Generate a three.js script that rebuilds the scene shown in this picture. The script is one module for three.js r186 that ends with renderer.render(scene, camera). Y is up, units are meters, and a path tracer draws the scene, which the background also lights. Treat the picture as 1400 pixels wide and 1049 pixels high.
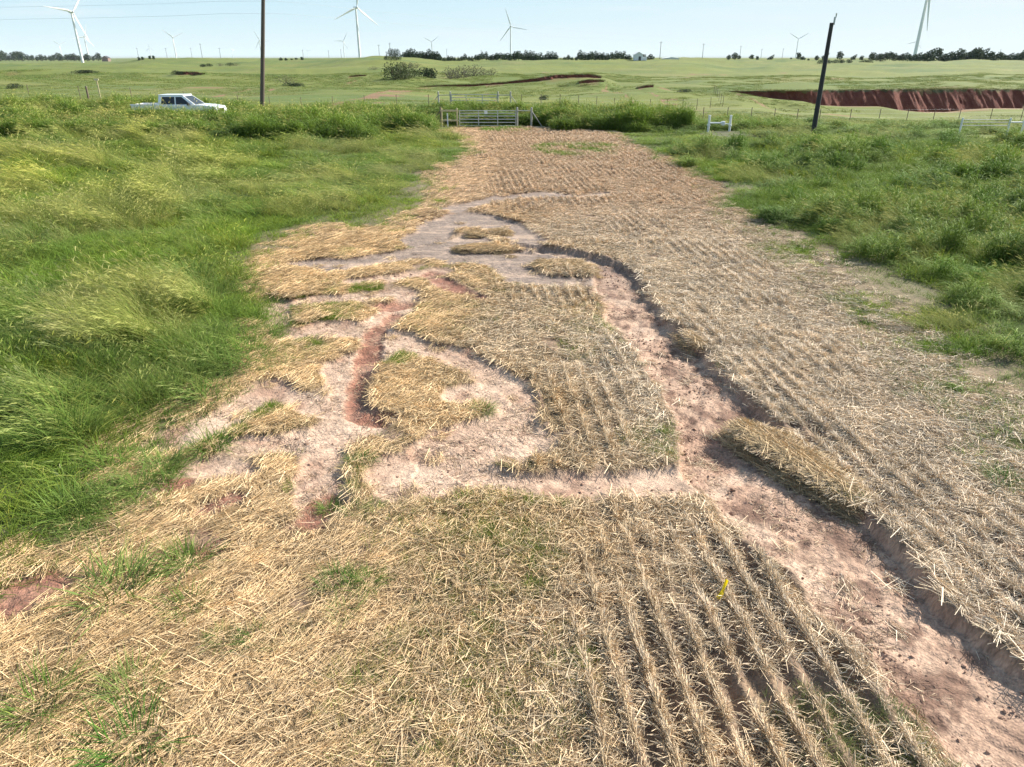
import * as THREE from 'three';
import { mergeGeometries } from 'three/addons/utils/BufferGeometryUtils.js';
import { RoundedBoxGeometry } from 'three/addons/geometries/RoundedBoxGeometry.js';

// ---------- camera, sky, sun, exposure ----------
const scene = new THREE.Scene();
const R = THREE.MathUtils.degToRad;
const camera = new THREE.PerspectiveCamera(57.06, 1024 / 767, 0.1, 30000);
camera.position.set(0, 5, 0);
camera.rotation.set(R(-24.8), 0, 0);
const SUN_AZ = R(62), SUN_EL = R(36);                  // azimuth to the right of the view direction
const sunDir = new THREE.Vector3(Math.sin(SUN_AZ) * Math.cos(SUN_EL), Math.sin(SUN_EL), -Math.cos(SUN_AZ) * Math.cos(SUN_EL));
const EXPOSURE = 2.1;

function rng(seed) { let a = seed >>> 0; return () => { a = (a + 0x6D2B79F5) >>> 0; let t = a; t = Math.imul(t ^ (t >>> 15), t | 1); t ^= t + Math.imul(t ^ (t >>> 7), t | 61); return ((t ^ (t >>> 14)) >>> 0) / 4294967296; }; }
const PERM = new Uint8Array(512), GRAD = new Float32Array(256);
{ const r = rng(11), p = [...Array(256).keys()]; for (let i = 255; i > 0; i--) { const j = Math.floor(r() * (i + 1)); [p[i], p[j]] = [p[j], p[i]]; } for (let i = 0; i < 512; i++) PERM[i] = p[i & 255]; for (let i = 0; i < 256; i++) GRAD[i] = r() * 2 - 1; }
function noise(x, y) {                                   // smooth value noise, -1 .. 1
  const xi = Math.floor(x), yi = Math.floor(y), fx = x - xi, fy = y - yi, u = fx * fx * (3 - 2 * fx), v = fy * fy * (3 - 2 * fy), X = xi & 255, Y = yi & 255;
  const A = PERM[X], B = PERM[(X + 1) & 255];
  const a = GRAD[PERM[A + Y]], b = GRAD[PERM[B + Y]], c = GRAD[PERM[A + ((Y + 1) & 255)]], d = GRAD[PERM[B + ((Y + 1) & 255)]];
  return a + (b - a) * u + (c - a) * v + (a - b - c + d) * u * v;
}
function fbm(x, y, o = 4) { let s = 0, a = 0.55, f = 1; for (let i = 0; i < o; i++) { s += a * noise(x * f + i * 17.3, y * f - i * 9.1); a *= 0.5; f *= 2.03; } return s; }
const clamp = (x, a = 0, b = 1) => Math.min(b, Math.max(a, x));
const sstep = (a, b, x) => { const t = clamp((x - a) / (b - a)); return t * t * (3 - 2 * t); };
const lerp = (a, b, t) => a + (b - a) * t;
const mix3 = (a, b, t) => [a[0] + (b[0] - a[0]) * t, a[1] + (b[1] - a[1]) * t, a[2] + (b[2] - a[2]) * t];

{ // clear morning sky with thin cirrus streaks
  const W = 2048, H = 1024, px = new Float32Array(W * H * 4);
  for (let j = 0; j < H; j++) {
    const el = ((j + 0.5) / H - 0.5) * Math.PI, s = Math.sin(el);
    for (let i = 0; i < W; i++) {
      const ph = ((i + 0.5) / W - 0.5) * 2 * Math.PI;     // direction of three's equirectangular map
      const dx = Math.cos(el) * Math.cos(ph), dz = Math.cos(el) * Math.sin(ph);
      const cs = dx * sunDir.x + s * sunDir.y + dz * sunDir.z;
      const e = Math.max(s, 0);
      let c = mix3([0.385, 0.47, 0.485], [0.048, 0.13, 0.29], 1 - Math.exp(-e * 3.4));
      c = mix3(c, [0.245, 0.40, 0.47], 0.7 * sstep(0.0, 0.09, e) * (1 - sstep(0.2, 0.6, e)));
      const glow = Math.pow(clamp(cs * 0.5 + 0.5), 4);
      c = mix3(c, [0.49, 0.505, 0.50], 0.85 * glow * (1 - 0.45 * e));
      if (s > 0.0) {
        const az = Math.atan2(dx, -dz), d = 1 / (e + 0.05);
        const X = Math.sin(az) * d, Y = Math.cos(az) * d;
        let k = fbm(X * 0.32 + 5 + 0.25 * fbm(X * .3, Y * .3, 3), Y * 0.95 + 2 + 0.1 * X, 5);
        k = sstep(0.02, 0.75, k + 0.1) * sstep(0.012, 0.05, e);
        c = mix3(c, [0.45, 0.47, 0.48], 0.55 * k);
      }
      if (s < 0) c = mix3(c, [0.2, 0.21, 0.14], sstep(0, -0.08, s));
      px.set([c[0], c[1], c[2], 1], (j * W + i) * 4);
    }
  }
  const sky = new THREE.DataTexture(px, W, H, THREE.RGBAFormat, THREE.FloatType);
  sky.mapping = THREE.EquirectangularReflectionMapping; sky.magFilter = sky.minFilter = THREE.LinearFilter; sky.needsUpdate = true;
  scene.background = sky; scene.environment = sky;
}
const sun = new THREE.DirectionalLight(new THREE.Color(1, 0.94, 0.84), 5);
sun.position.copy(sunDir).multiplyScalar(200); sun.target.position.set(0, 0, -30);
sun.position.add(sun.target.position);
sun.castShadow = true; sun.shadow.mapSize.set(4096, 4096); sun.shadow.radius = 1;
Object.assign(sun.shadow.camera, { left: -90, right: 90, top: 90, bottom: -90, near: 1, far: 600 });
scene.add(sun, sun.target);

// ---------- naming helpers ----------
const used = {};
const numbered = n => { const k = used[n] = (used[n] ?? -1) + 1; return k ? `${n}_${String(k).padStart(3, '0')}` : n; };
function tag(o, label, category, group, kind) { o.userData.label = label; o.userData.category = category; if (group) o.userData.group = group; if (kind) o.userData.kind = kind; return o; }
function base(name, label, category, group, [x, y, z] = [0, 0, 0]) { const o = new THREE.Group(); o.name = numbered(name); o.position.set(x, y, z); scene.add(o); return tag(o, label, category, group); }
function part(name, geo, mat, parent) { const m = new THREE.Mesh(geo, mat); m.name = name; m.castShadow = m.receiveShadow = true; parent.add(m); return m; }
function copyOf(o, label) { const c = o.clone(); c.name = numbered(o.name.replace(/_\d{3}$/, '')); c.userData = { ...o.userData, label: label ?? o.userData.label }; scene.add(c); return c; }
const lin = (r, g, b, roughness = 0.8, extra = {}) => { const m = new THREE.MeshStandardMaterial({ roughness, ...extra }); m.color.setRGB(r, g, b); return m; };
const leafy = (roughness = 0.75, transmission = 0.4) => { const m = new THREE.MeshPhysicalMaterial({ roughness, transmission, thickness: 0, vertexColors: true, side: THREE.DoubleSide, specularIntensity: 0.2 }); return m; };

// ---------- the lie of the land (metres: x to the right, D ahead of the drone) ----------
const EDGE_L=[[-5.99,5.18],[-5.34,5.81],[-4.86,6.16],[-4.28,6.61],[-4.37,7.67],[-5.1,8.88],[-4.69,10.16],[-4.31,11.58],[-4.8,13.89],[-5.52,15.91],[-6.46,18.5],[-6.44,20.53],[-5.94,22.46],[-3.68,22.15],[-3.48,24.14],[-2.67,26.06],[-2.64,29.62],[-3.41,33.97],[-2.88,38.52],[-1.86,41.58],[-2.6,47.99],[-4.7,53.25],[-3.85,57.81]];
const EDGE_R=[[6.83,57.2],[6.81,45.92],[7.87,38.52],[8.61,32.88],[7.43,27.5],[7.09,24.14],[6.85,18.5],[6.6,15.91],[6.86,13.89],[6.54,11.58],[6.75,9.85],[6.28,8.12],[6.31,7.27],[6.49,5.81]];
const STROKE_CHANNEL=[[0.2,[[0,20.53,0.15],[0.95,20.09,0.22],[2.01,19.11,0.3],[2.57,17.92,0.42],[2.57,15.91,0.5],[2.59,13.89,0.55],[2.95,12.28,0.52],[3.11,10.66,0.56],[3.19,9.37,0.66],[3.04,8.12,0.68],[3.37,7.11,0.75],[3.64,6.28,0.66],[3.68,5.59,0.56],[3.85,5,0.52],[3.98,4.41,0.58],[4.17,3.84,0.62],[4.37,3.15,0.66]]]];
const STROKE_GREY=[[0.05,[[-5.34,18.35,0.5],[-4.47,18.35,0.42],[-3.42,19.11,0.42],[-2.27,19.67,0.5],[-1.01,19.26,0.7],[0,19.11,0.55],[1.22,19.26,0.45],[2.33,18.35,0.4],[2.6,17.44,0.4]]],
[0.05,[[-2.78,20.8,0.4],[-2.38,22.99,0.5],[-1.51,24.38,0.8],[-0.24,22.99,0.45],[0.44,20.98,0.4]]],
[0.03,[[-2.25,25.79,0.3],[-0.57,27.97,0.22],[1.32,28.94,0.45],[2.59,28.28,0.15],[3.61,29.1,0.25]]],
[0.05,[[-0.2,18.5,0.45],[0.36,16.99,0.35],[1.42,16.61,0.16],[2.3,16.8,0.25]]],
[0.04,[[-1.31,20.98,0.5],[-2.14,20.44,0.4]]]];
const STROKE_SILT=[[0.04,[[-3.39,13.37,0.3],[-2.85,13.25,0.35],[-2.74,13.89,0.3],[-2.33,15.36,0.2]]],
[0.05,[[-2.23,12.96,0.25],[-1.6,12.46,0.3],[-1.08,12.1,0.25],[-0.52,11.42,0.2],[-0.06,10.66,0.24],[0.14,10.06,0.2],[0.06,9.49,0.24],[-0.22,9.14,0.45],[-0.63,8.81,0.5],[-1,8.27,0.42],[-1.3,7.9,0.2]]],
[0.03,[[-0.9,10.38,0.16],[-0.54,10.52,0.24],[-0.12,10.24,0.2]]],
[0.04,[[0.37,8.92,0.16],[0,8.88,0.42]]],
[0.06,[[-1.08,8.12,0.24],[-0.58,7.94,0.16],[0.19,7.76,0.17],[0.94,7.69,0.2],[1.71,7.76,0.15],[2.48,7.83,0.17],[2.89,7.94,0.3]]],
[0.04,[[-4.02,10.72,0.2],[-4.27,9.95,0.2],[-4.59,9.3,0.24],[-4.99,8.79,0.2]]],
[0.04,[[-2.2,9.37,0.2],[-2.54,9.18,0.32],[-2.84,8.86,0.24],[-3.45,8.79,0.14],[-3.95,8.75,0.16]]],
[0.03,[[-2.62,8.61,0.16],[-2.6,7.94,0.17],[-2.34,7.27,0.2]]],
[0.03,[[-4.36,13.12,0.3],[-3.73,13.54,0.25]]],
[0.03,[[-2.47,12.28,0.25],[-3.01,11.58,0.28],[-2.6,10.24,0.22]]],
[0.02,[[-1.88,17.65,0.25],[-2.92,17.12,0.18],[-3.95,16.8,0.15]]],
[0.03,[[-1.57,8.12,0.3],[-1.41,7.67,0.25],[-0.96,7.85,0.3]]],
[0.03,[[-4.88,13.89,0.2],[-5.4,15.1,0.25]]],
[0.02,[[-3.76,10.38,0.12],[-3.12,9.98,0.2],[-2.6,9.73,0.15]]],
[0.02,[[-3.63,8.12,0.12],[-4.42,8.12,0.12]]],
[0.02,[[-4.63,15.25,0.2],[-3.39,15.68,0.2],[-2.4,15.91,0.15]]]];
const STROKE_RED=[[0.04,[[-2.05,17.51,0.2],[-1.58,16.37,0.22],[-0.67,15.47,0.12]]],
[0.06,[[-2.52,14.45,0.12],[-2.75,13.25,0.13],[-2.68,11.92,0.14],[-2.54,10.66,0.13],[-2.4,9.73,0.14],[-1.9,9.56,0.12]]],
[0.02,[[-2.34,7.27,0.17],[-2.38,6.89,0.14]]],
[0.03,[[-2.92,14.94,0.2],[-2.31,15.25,0.16]]],
[0,[[-3.48,7.43,0.08],[-3.68,7.11,0.1]]],
[0,[[-3.49,6.41,0.12]]],
[0,[[-4.37,7.67,0.14]]],
[0,[[-4.89,5.81,0.2],[-5.13,5.48,0.2]]]];
const ISLANDS=[[3.43,9.09,0.18],[3.68,8.56,0.26],[4.03,7.9,0.24],[4.24,7.39,0.12]];
const ISLAND2=[[0.93,18.21,0.24],[1.53,18.06,0.38],[1.88,17.65,0.28]];
const ISLAND3=[[-1.46,19.92,0.14],[-0.84,20.09,0.26],[-0.31,19.92,0.16]];
const ISLAND4=[[-1.13,21.75,0.2],[-0.23,22.15,0.2]];
const FLAG=[[2.13,5.57]];
const CLUMPS=[[-1.83,5.81],[-4.07,5.7],[-3.55,6.16],[-3.26,5.48],[-3.04,3.91],[-3.98,4.3],[-2.05,8.31],[-0.54,7.27],[-2.44,5],[-4.25,8.71],[-4.66,8.12],[-2.25,7.27],[-0.46,9.85],[-1.66,5.38],[-2.75,5],[6.35,7.76],[-3.31,4.45],[-1.91,7.11],[-1.53,5.81],[-5.32,7.11]];
const GREENS=[[-0.53,7.11,1],[-0.09,7.27,0.7],[-0.99,7.27,0.7],[2.11,12.65,1],[1.37,13.89,0.8],[-1.1,17.12,1.2],[-1.24,14.12,0.8],[3.81,7.11,0.4],[3.83,6.54,0.4],[-0.16,6.16,0.6],[-0.87,4.33,0.6],[0.13,4.57,0.6],[-2.37,7.76,0.4],[2.11,8.92,0.4],[3.83,42.94,2.2],[-0.54,55.44,1.4],[7.31,19.26,0.8],[-4.7,16.2,0.5],[-4.05,14.26,0.6],[-4.15,13.46,0.5],[-4.76,14.84,0.4],[-3.91,12.28,0.4],[-3.74,14.59,0.4],[-4.76,19.67,0.3],[-3.01,20.53,0.4],[-3.48,16.2,0.3],[-2.08,11.92,0.25],[-3.95,9.85,0.25],[-4.23,8.92,0.3]];
const PILES=[[-4.86,21.17,0.7],[-3.65,20.53,0.4],[-5.67,17.44,0.7],[-5.14,15.91,0.5],[-5.38,19.67,0.4],[-2.84,25.13,0.5],[-4.12,13.89,0.4],[-0.25,24.14,0.6]];
const HILLS=[[-1.141,[[30,0],[45,0.52],[55,0.65],[75,1.37],[110,0.95],[180,0.74],[270,0.96],[450,0.21],[800,-1.44],[1400,-4.1],[2500,-2.25],[5000,-3.09]]],
[-0.665,[[30,0],[45,0.52],[55,0.65],[75,1.31],[110,0.85],[180,0.74],[270,0.73],[450,0.21],[800,-1.44],[1400,-4.1],[2500,-2.25],[5000,-3.09]]],
[-0.523,[[30,0],[45,0.52],[55,0.65],[75,1.17],[110,0.76],[180,0.74],[270,0.96],[450,0.6],[800,-0.75],[1400,-3.38],[2500,-2.25],[5000,-3.09]]],
[-0.456,[[30,0],[45,0.44],[55,0.67],[75,0.84],[110,0.66],[180,0.74],[270,0.96],[400,2.47],[650,3.95],[900,3.16],[2000,1.77]]],
[-0.285,[[30,0],[45,0.44],[57,0.39],[72,0.29],[110,0.46],[180,0.43],[270,0.96],[420,2.34],[700,2.37],[2000,1.77]]],
[-0.171,[[30,0],[45,0.14],[58,0.09],[71,0.55],[110,0.27],[160,0.38],[220,1.52],[330,4.47],[420,4.57],[700,2.97],[2000,1.77]]],
[-0.057,[[30,0],[45,0.14],[58,0.09],[71,0.61],[110,0.07],[150,-0.66],[200,0.62],[300,1.81],[450,2.54],[700,2.67],[2000,1.77]]],
[0.057,[[30,0],[45,0.14],[58,0.09],[71,0.55],[110,-0.12],[150,-0.26],[200,0.27],[300,1.55],[450,2.92],[700,2.97],[2000,1.77]]],
[0.190,[[30,0],[45,0.14],[58,0.09],[72,-0.17],[110,-0.22],[150,-0.13],[200,0.1],[300,1.81],[450,3.69],[700,3.87],[1000,2.95],[2000,1.77]]],
[0.295,[[30,0],[45,0.27],[52,0.26],[70,-0.15],[110,-0.12],[125,0.07],[160,0.1],[260,0.21],[420,1.26],[650,3.11],[1000,2.53],[2000,1.77]]],
[0.380,[[30,0],[45,0.31],[52,0.21],[75,-0.59],[104,-0.96],[125,0.4],[160,0.38],[260,0.21],[420,0.9],[650,2.84],[1000,2.53],[2000,1.77]]],
[0.523,[[30,0],[45,0.35],[52,0.21],[75,-0.8],[105,-2.06],[123,0.47],[170,0.39],[260,0.21],[420,0.9],[650,2.28],[1000,1.93],[2000,1.77]]],
[0.665,[[30,0],[45,0.35],[52,0.21],[75,-0.8],[105,-1.59],[123,0.47],[170,0.24],[260,0.21],[420,0.9],[650,2.28],[1000,2.1],[2000,1.77]]],
[1.141,[[30,0],[45,0.35],[52,0.21],[75,-0.8],[105,-1.59],[123,0.47],[170,0.24],[260,0.21],[420,0.9],[650,2.28],[1000,2.1],[2000,1.77]]]];
const BANK_R=[[33.9,118.0,0.24,0.30],[36.1,114.0,-0.21,0.46],[38.8,112.0,-0.52,0.59],[42.2,111.0,-0.76,0.61],[43.5,110.0,-1.21,0.63],[47.8,110.0,-1.40,0.66],[52.6,109.0,-1.35,0.75],[54.9,108.0,-1.78,0.83],[58.6,108.0,-2.07,0.83],[61.8,108.0,-2.07,0.83],[64.8,108.0,-1.78,0.88],[67.9,108.0,-1.58,0.83],[73.1,108.0,-1.58,0.83],[83.5,108.0,-1.48,0.83],[93.9,108.0,-1.29,0.83]];
const BANK_M=[[-18.9,158.0,-0.54,-0.43],[-13.4,156.0,-0.40,-0.09],[-7.4,154.0,-0.26,0.11],[-1.5,153.0,0.11,0.55],[4.4,153.0,0.38,1.21],[8.7,153.0,0.71,1.81],[13.1,153.0,0.98,1.94],[15.3,153.0,1.11,2.01],[17.8,153.0,1.25,1.63]];
const BANK_M2=[[12.3,140.0,0.71,1.05],[14.0,140.0,0.77,1.34],[15.7,140.0,0.95,1.30],[16.8,140.0,1.08,1.17]];
const BANK_L=[[-93.8,215.0,1.04,1.30],[-90.1,213.0,0.33,1.42],[-87.5,213.0,0.15,1.33],[-85.8,213.0,0.33,1.06]];
const BANK_S=[[-38.0,180.0,0.90,1.04],[-36.3,180.0,0.74,1.27],[-34.2,180.0,1.06,1.27]];
const BANK_S2=[[20.6,125.0,0.40,0.54],[21.8,125.0,0.51,0.82],[23.1,125.0,0.67,0.98]];
function curve(kn, D) {                                  // smooth through knots [D, h]
  const n = kn.length;
  if (D <= kn[0][0]) return kn[0][1];
  if (D >= kn[n - 1][0]) return kn[n - 1][1];
  let i = 0; while (D > kn[i + 1][0]) i++;
  const a = kn[Math.max(0, i - 1)], b = kn[i], c = kn[i + 1], d = kn[Math.min(n - 1, i + 2)];
  const t = (D - b[0]) / (c[0] - b[0]), w = c[0] - b[0];
  const m = (p, q) => (q[1] - p[1]) / Math.max(1e-6, q[0] - p[0]);
  const lim = (s, l) => s * l <= 0 ? 0 : (Math.abs(s) < Math.abs(l) ? s : l);
  const mb = i === 0 ? 0 : lim(m(a, b), m(b, c)) * 1.2 * w, mc = lim(m(b, c), m(c, d)) * 1.2 * w, t2 = t * t, t3 = t2 * t;
  return (2 * t3 - 3 * t2 + 1) * b[1] + (t3 - 2 * t2 + t) * mb + (-2 * t3 + 3 * t2) * c[1] + (t3 - t2) * mc;
}
const BANKS = [BANK_R, BANK_M, BANK_M2, BANK_L, BANK_S, BANK_S2];
function bankAt(b, x) {                                  // [D, base, top] of a bank at x, or null
  const n = b.length; if (x < b[0][0] - 1e-4 || x > b[n - 1][0] + 1e-4) return null;
  let i = 0; while (i < n - 2 && x > b[i + 1][0]) i++;
  const t = (x - b[i][0]) / (b[i + 1][0] - b[i][0]);
  return [1, 2, 3].map(k => lerp(b[i][k], b[i + 1][k], t));
}
function landNoise(x, D) { return D < 40 ? 0 : (0.6 * noise(x / 23, D / 19) + 0.16 * noise(x / 7 + 9, D / 6)) * sstep(60, 110, D) * (1 + D / 400) * (1 - sstep(700, 1500, D)); }
function land(x, D) {
  const r = Math.hypot(x, D), ph = Math.atan2(x, D), pc = clamp(ph, -0.84, 0.84), q = r * Math.cos(pc), k = Math.tan(pc);
  let h = 0;
  if (r > 25) {
    let i = 0; while (i < HILLS.length - 2 && k > HILLS[i + 1][0]) i++;
    let t = clamp((k - HILLS[i][0]) / (HILLS[i + 1][0] - HILLS[i][0])); t = t * t * (3 - 2 * t);
    h = lerp(curve(HILLS[i][1], q), curve(HILLS[i + 1][1], q), t) + landNoise(x, D);
    for (const b of BANKS) {
      const L = b[0][0], Rr = b[b.length - 1][0]; if (x < L - 4 || x > Rr + 4 || Math.abs(D - b[0][1]) > 30) continue;
      const [Db, lo, hi] = bankAt(b, clamp(x, L, Rr)), ends = sstep(L - 4, L + 1, x) * sstep(Rr + 4, Rr - 1, x), d = D - Db, deep = Math.min(1, (hi - lo) / 1.2);
      if (d < 1) h = lerp(h, lo, ends * sstep(-9 * (0.5 + deep), -1, d)); else h = lerp(h, hi, ends * sstep(18, 2.5, d));
      if (d >= 1 && d < 2.6) h = lerp(h, lerp(lo, hi, sstep(1.2, 2.6, d)), ends);
    }
  }
  return h;
}
// distance to strokes [x, D, half width]: negative inside
function stroke(pts, x, D) {
  let best = 1e9;
  if (pts.length === 1) return Math.hypot(x - pts[0][0], D - pts[0][1]) - pts[0][2];
  for (let i = 0; i < pts.length - 1; i++) {
    const a = pts[i], b = pts[i + 1], ex = b[0] - a[0], ey = b[1] - a[1], t = clamp(((x - a[0]) * ex + (D - a[1]) * ey) / (ex * ex + ey * ey));
    const d = Math.hypot(x - a[0] - ex * t, D - a[1] - ey * t) - (a[2] + (b[2] - a[2]) * t);
    if (d < best) best = d;
  }
  return best;
}
for (const S of [STROKE_CHANNEL, STROKE_GREY, STROKE_SILT, STROKE_RED]) for (const s of S) s.push([Math.min(...s[1].map(p => p[0] - p[2])) - 1, Math.max(...s[1].map(p => p[0] + p[2])) + 1, Math.min(...s[1].map(p => p[1] - p[2])) - 1, Math.max(...s[1].map(p => p[1] + p[2])) + 1]);
function strokes(S, x, D) { let best = 9, dep = 0; for (const [d, pts, b] of S) { if (x < b[0] || x > b[1] || D < b[2] || D > b[3]) continue; const v = stroke(pts, x, D); if (v < best) { best = v; dep = d; } } return [best, dep]; }
const FIELD = [...EDGE_L, ...EDGE_R, [6.6, 3], [6.6, -6], [-6.8, -6], [-6.3, 3]];
function fieldDist(x, D) {                               // positive inside the straw-covered strip
  let ins = false, best = 1e9;
  for (let i = 0, j = FIELD.length - 1; i < FIELD.length; j = i++) {
    const a = FIELD[i], b = FIELD[j];
    if ((a[1] > D) !== (b[1] > D) && x < (b[0] - a[0]) * (D - a[1]) / (b[1] - a[1]) + a[0]) ins = !ins;
    const ex = b[0] - a[0], ey = b[1] - a[1], t = clamp(((x - a[0]) * ex + (D - a[1]) * ey) / (ex * ex + ey * ey));
    best = Math.min(best, Math.hypot(x - a[0] - ex * t, D - a[1] - ey * t));
  }
  return ins ? best : -best;
}
const ROW = 0.27, rowS = (x, D) => x + 0.0875 * D + 0.05 * noise(x * .5, D * .4) + 0.012 * noise(x * 3, D * 2);
const blobs = (L, x, D) => { let v = 0; for (const [a, b, r] of L) { const d = Math.hypot(x - a, D - b); if (d < r * 1.6) v = Math.max(v, 1 - d / (r * 1.6)); } return v; };
function site(x, D) {                                    // everything about one spot of ground
  const o = { field: -9, ch: 9, grey: 9, silt: 9, red: 9, isl: 9, rows: 0, dig: 0 };
  if (D > 75 || D < -8 || x < -30 || x > 30) { o.h = land(x, D); return o; }
  o.field = fieldDist(x, D);
  const wob = 0.5 + Math.min(D, 30) / 30;
  const wx = x + 0.13 * wob * fbm(x * 1.7, D * 1.7, 4) + 0.035 * noise(x * 9, D * 9), wD = D + 0.17 * wob * fbm(x * 1.7 + 40, D * 1.7, 4) + 0.035 * noise(x * 9 + 7, D * 9);
  let h = land(x, D);
  const s = rowS(x, D);
  o.s = s;
  if (o.field > -1.5) {
    const inF = sstep(-0.4, 0.5, o.field);
    o.rows = inF * (D > 21 ? 0.95 * sstep(20, 24, D) : sstep(0.55, 1.15, s + 0.35 * noise(x * .6, D * .4))) * clamp(0.8 + 1.1 * noise(x * .7 + 3, D * .5), 0.1, 1) * (D < 20 && x > 3.4 + 0.04 * (8 - D) ? 0.45 + 0.5 * sstep(-.2, .5, noise(x * .4, D * .3 + 4)) : 1);
    const ridge = 0.04 * o.rows * Math.cos(2 * Math.PI * s / ROW);
    h += inF * 0.03 * fbm(x * 1.3, D * 1.3, 3) + 0.012 * noise(x * 6, D * 6);
    let d;
    [o.ch] = strokes(STROKE_CHANNEL, wx, wD); o.ch -= 0.12;
    o.isl = Math.min(stroke(ISLANDS, wx, wD), stroke(ISLAND2, wx, wD), stroke(ISLAND3, wx, wD), stroke(ISLAND4, wx, wD));
    const keep = sstep(-0.02, 0.06, o.isl);
    if (o.ch < 0.4) {
      const deep = 0.17 + 0.05 * noise(x * .8, D * .8), cut = sstep(0.02, -0.08, o.ch) * keep;
      o.dig = cut;
      h -= deep * cut; h += cut * (0.03 * fbm(x * 3.5, D * 3.5, 3) + 0.028 * Math.abs(noise(x * 7, D * 6)) + 0.016 * Math.abs(noise(x * 15, D * 14)) + 0.008 * noise(x * 30, D * 26));
      h += 0.035 * sstep(0.3, 0.05, o.ch) * (1 - cut);
    }
    [o.grey, d] = strokes(STROKE_GREY, wx, wD); o.grey -= 0.2; { const cut = sstep(0.05, -0.12, o.grey) * keep * (1 - o.dig); h -= d * cut; if (o.grey < 0) h += cut * 0.006 * noise(x * 2, D * 12); }
    [o.silt, d] = strokes(STROKE_SILT, wx, wD); o.silt -= 0.14; { const cut = sstep(0.05, -0.1, o.silt) * keep * (1 - o.dig); h -= (d + 0.02) * cut; h += cut * 0.008 * fbm(x * 5, D * 5, 2); }
    [o.red, d] = strokes(STROKE_RED, wx, wD); o.red -= 0.08; { const cut = sstep(0.04, -0.1, o.red) * keep * (1 - o.dig); h -= (d + 0.01) * cut; h += cut * 0.012 * fbm(x * 8, D * 8, 2); }
    h += ridge * sstep(-0.02, 0.12, Math.min(o.ch, o.grey, o.silt, o.red));
    if (o.isl < 0.1) h += 0.06 * sstep(0.05, -0.15, o.isl);
  }
  if (o.field < 0.3) h += 0.10 * sstep(0.3, -1.2, o.field) * (0.5 + fbm(x * .5, D * .5, 3));
  o.h = h;
  return o;
}
const C = {
  pastA: [0.15, 0.18, 0.02], pastB: [0.078, 0.132, 0.013], pastT: [0.235, 0.2, 0.062], pastD: [0.08, 0.125, 0.035],
  litter: [0.14, 0.12, 0.055], under: [0.085, 0.105, 0.035], straw: [0.33, 0.225, 0.14], soil: [0.22, 0.15, 0.105],
  red: [0.29, 0.13, 0.085], silt: [0.49, 0.335, 0.24], grey: [0.25, 0.19, 0.155], dark: [0.17, 0.095, 0.065], pale: [0.60, 0.435, 0.32], clay: [0.35, 0.205, 0.14],
};
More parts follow.
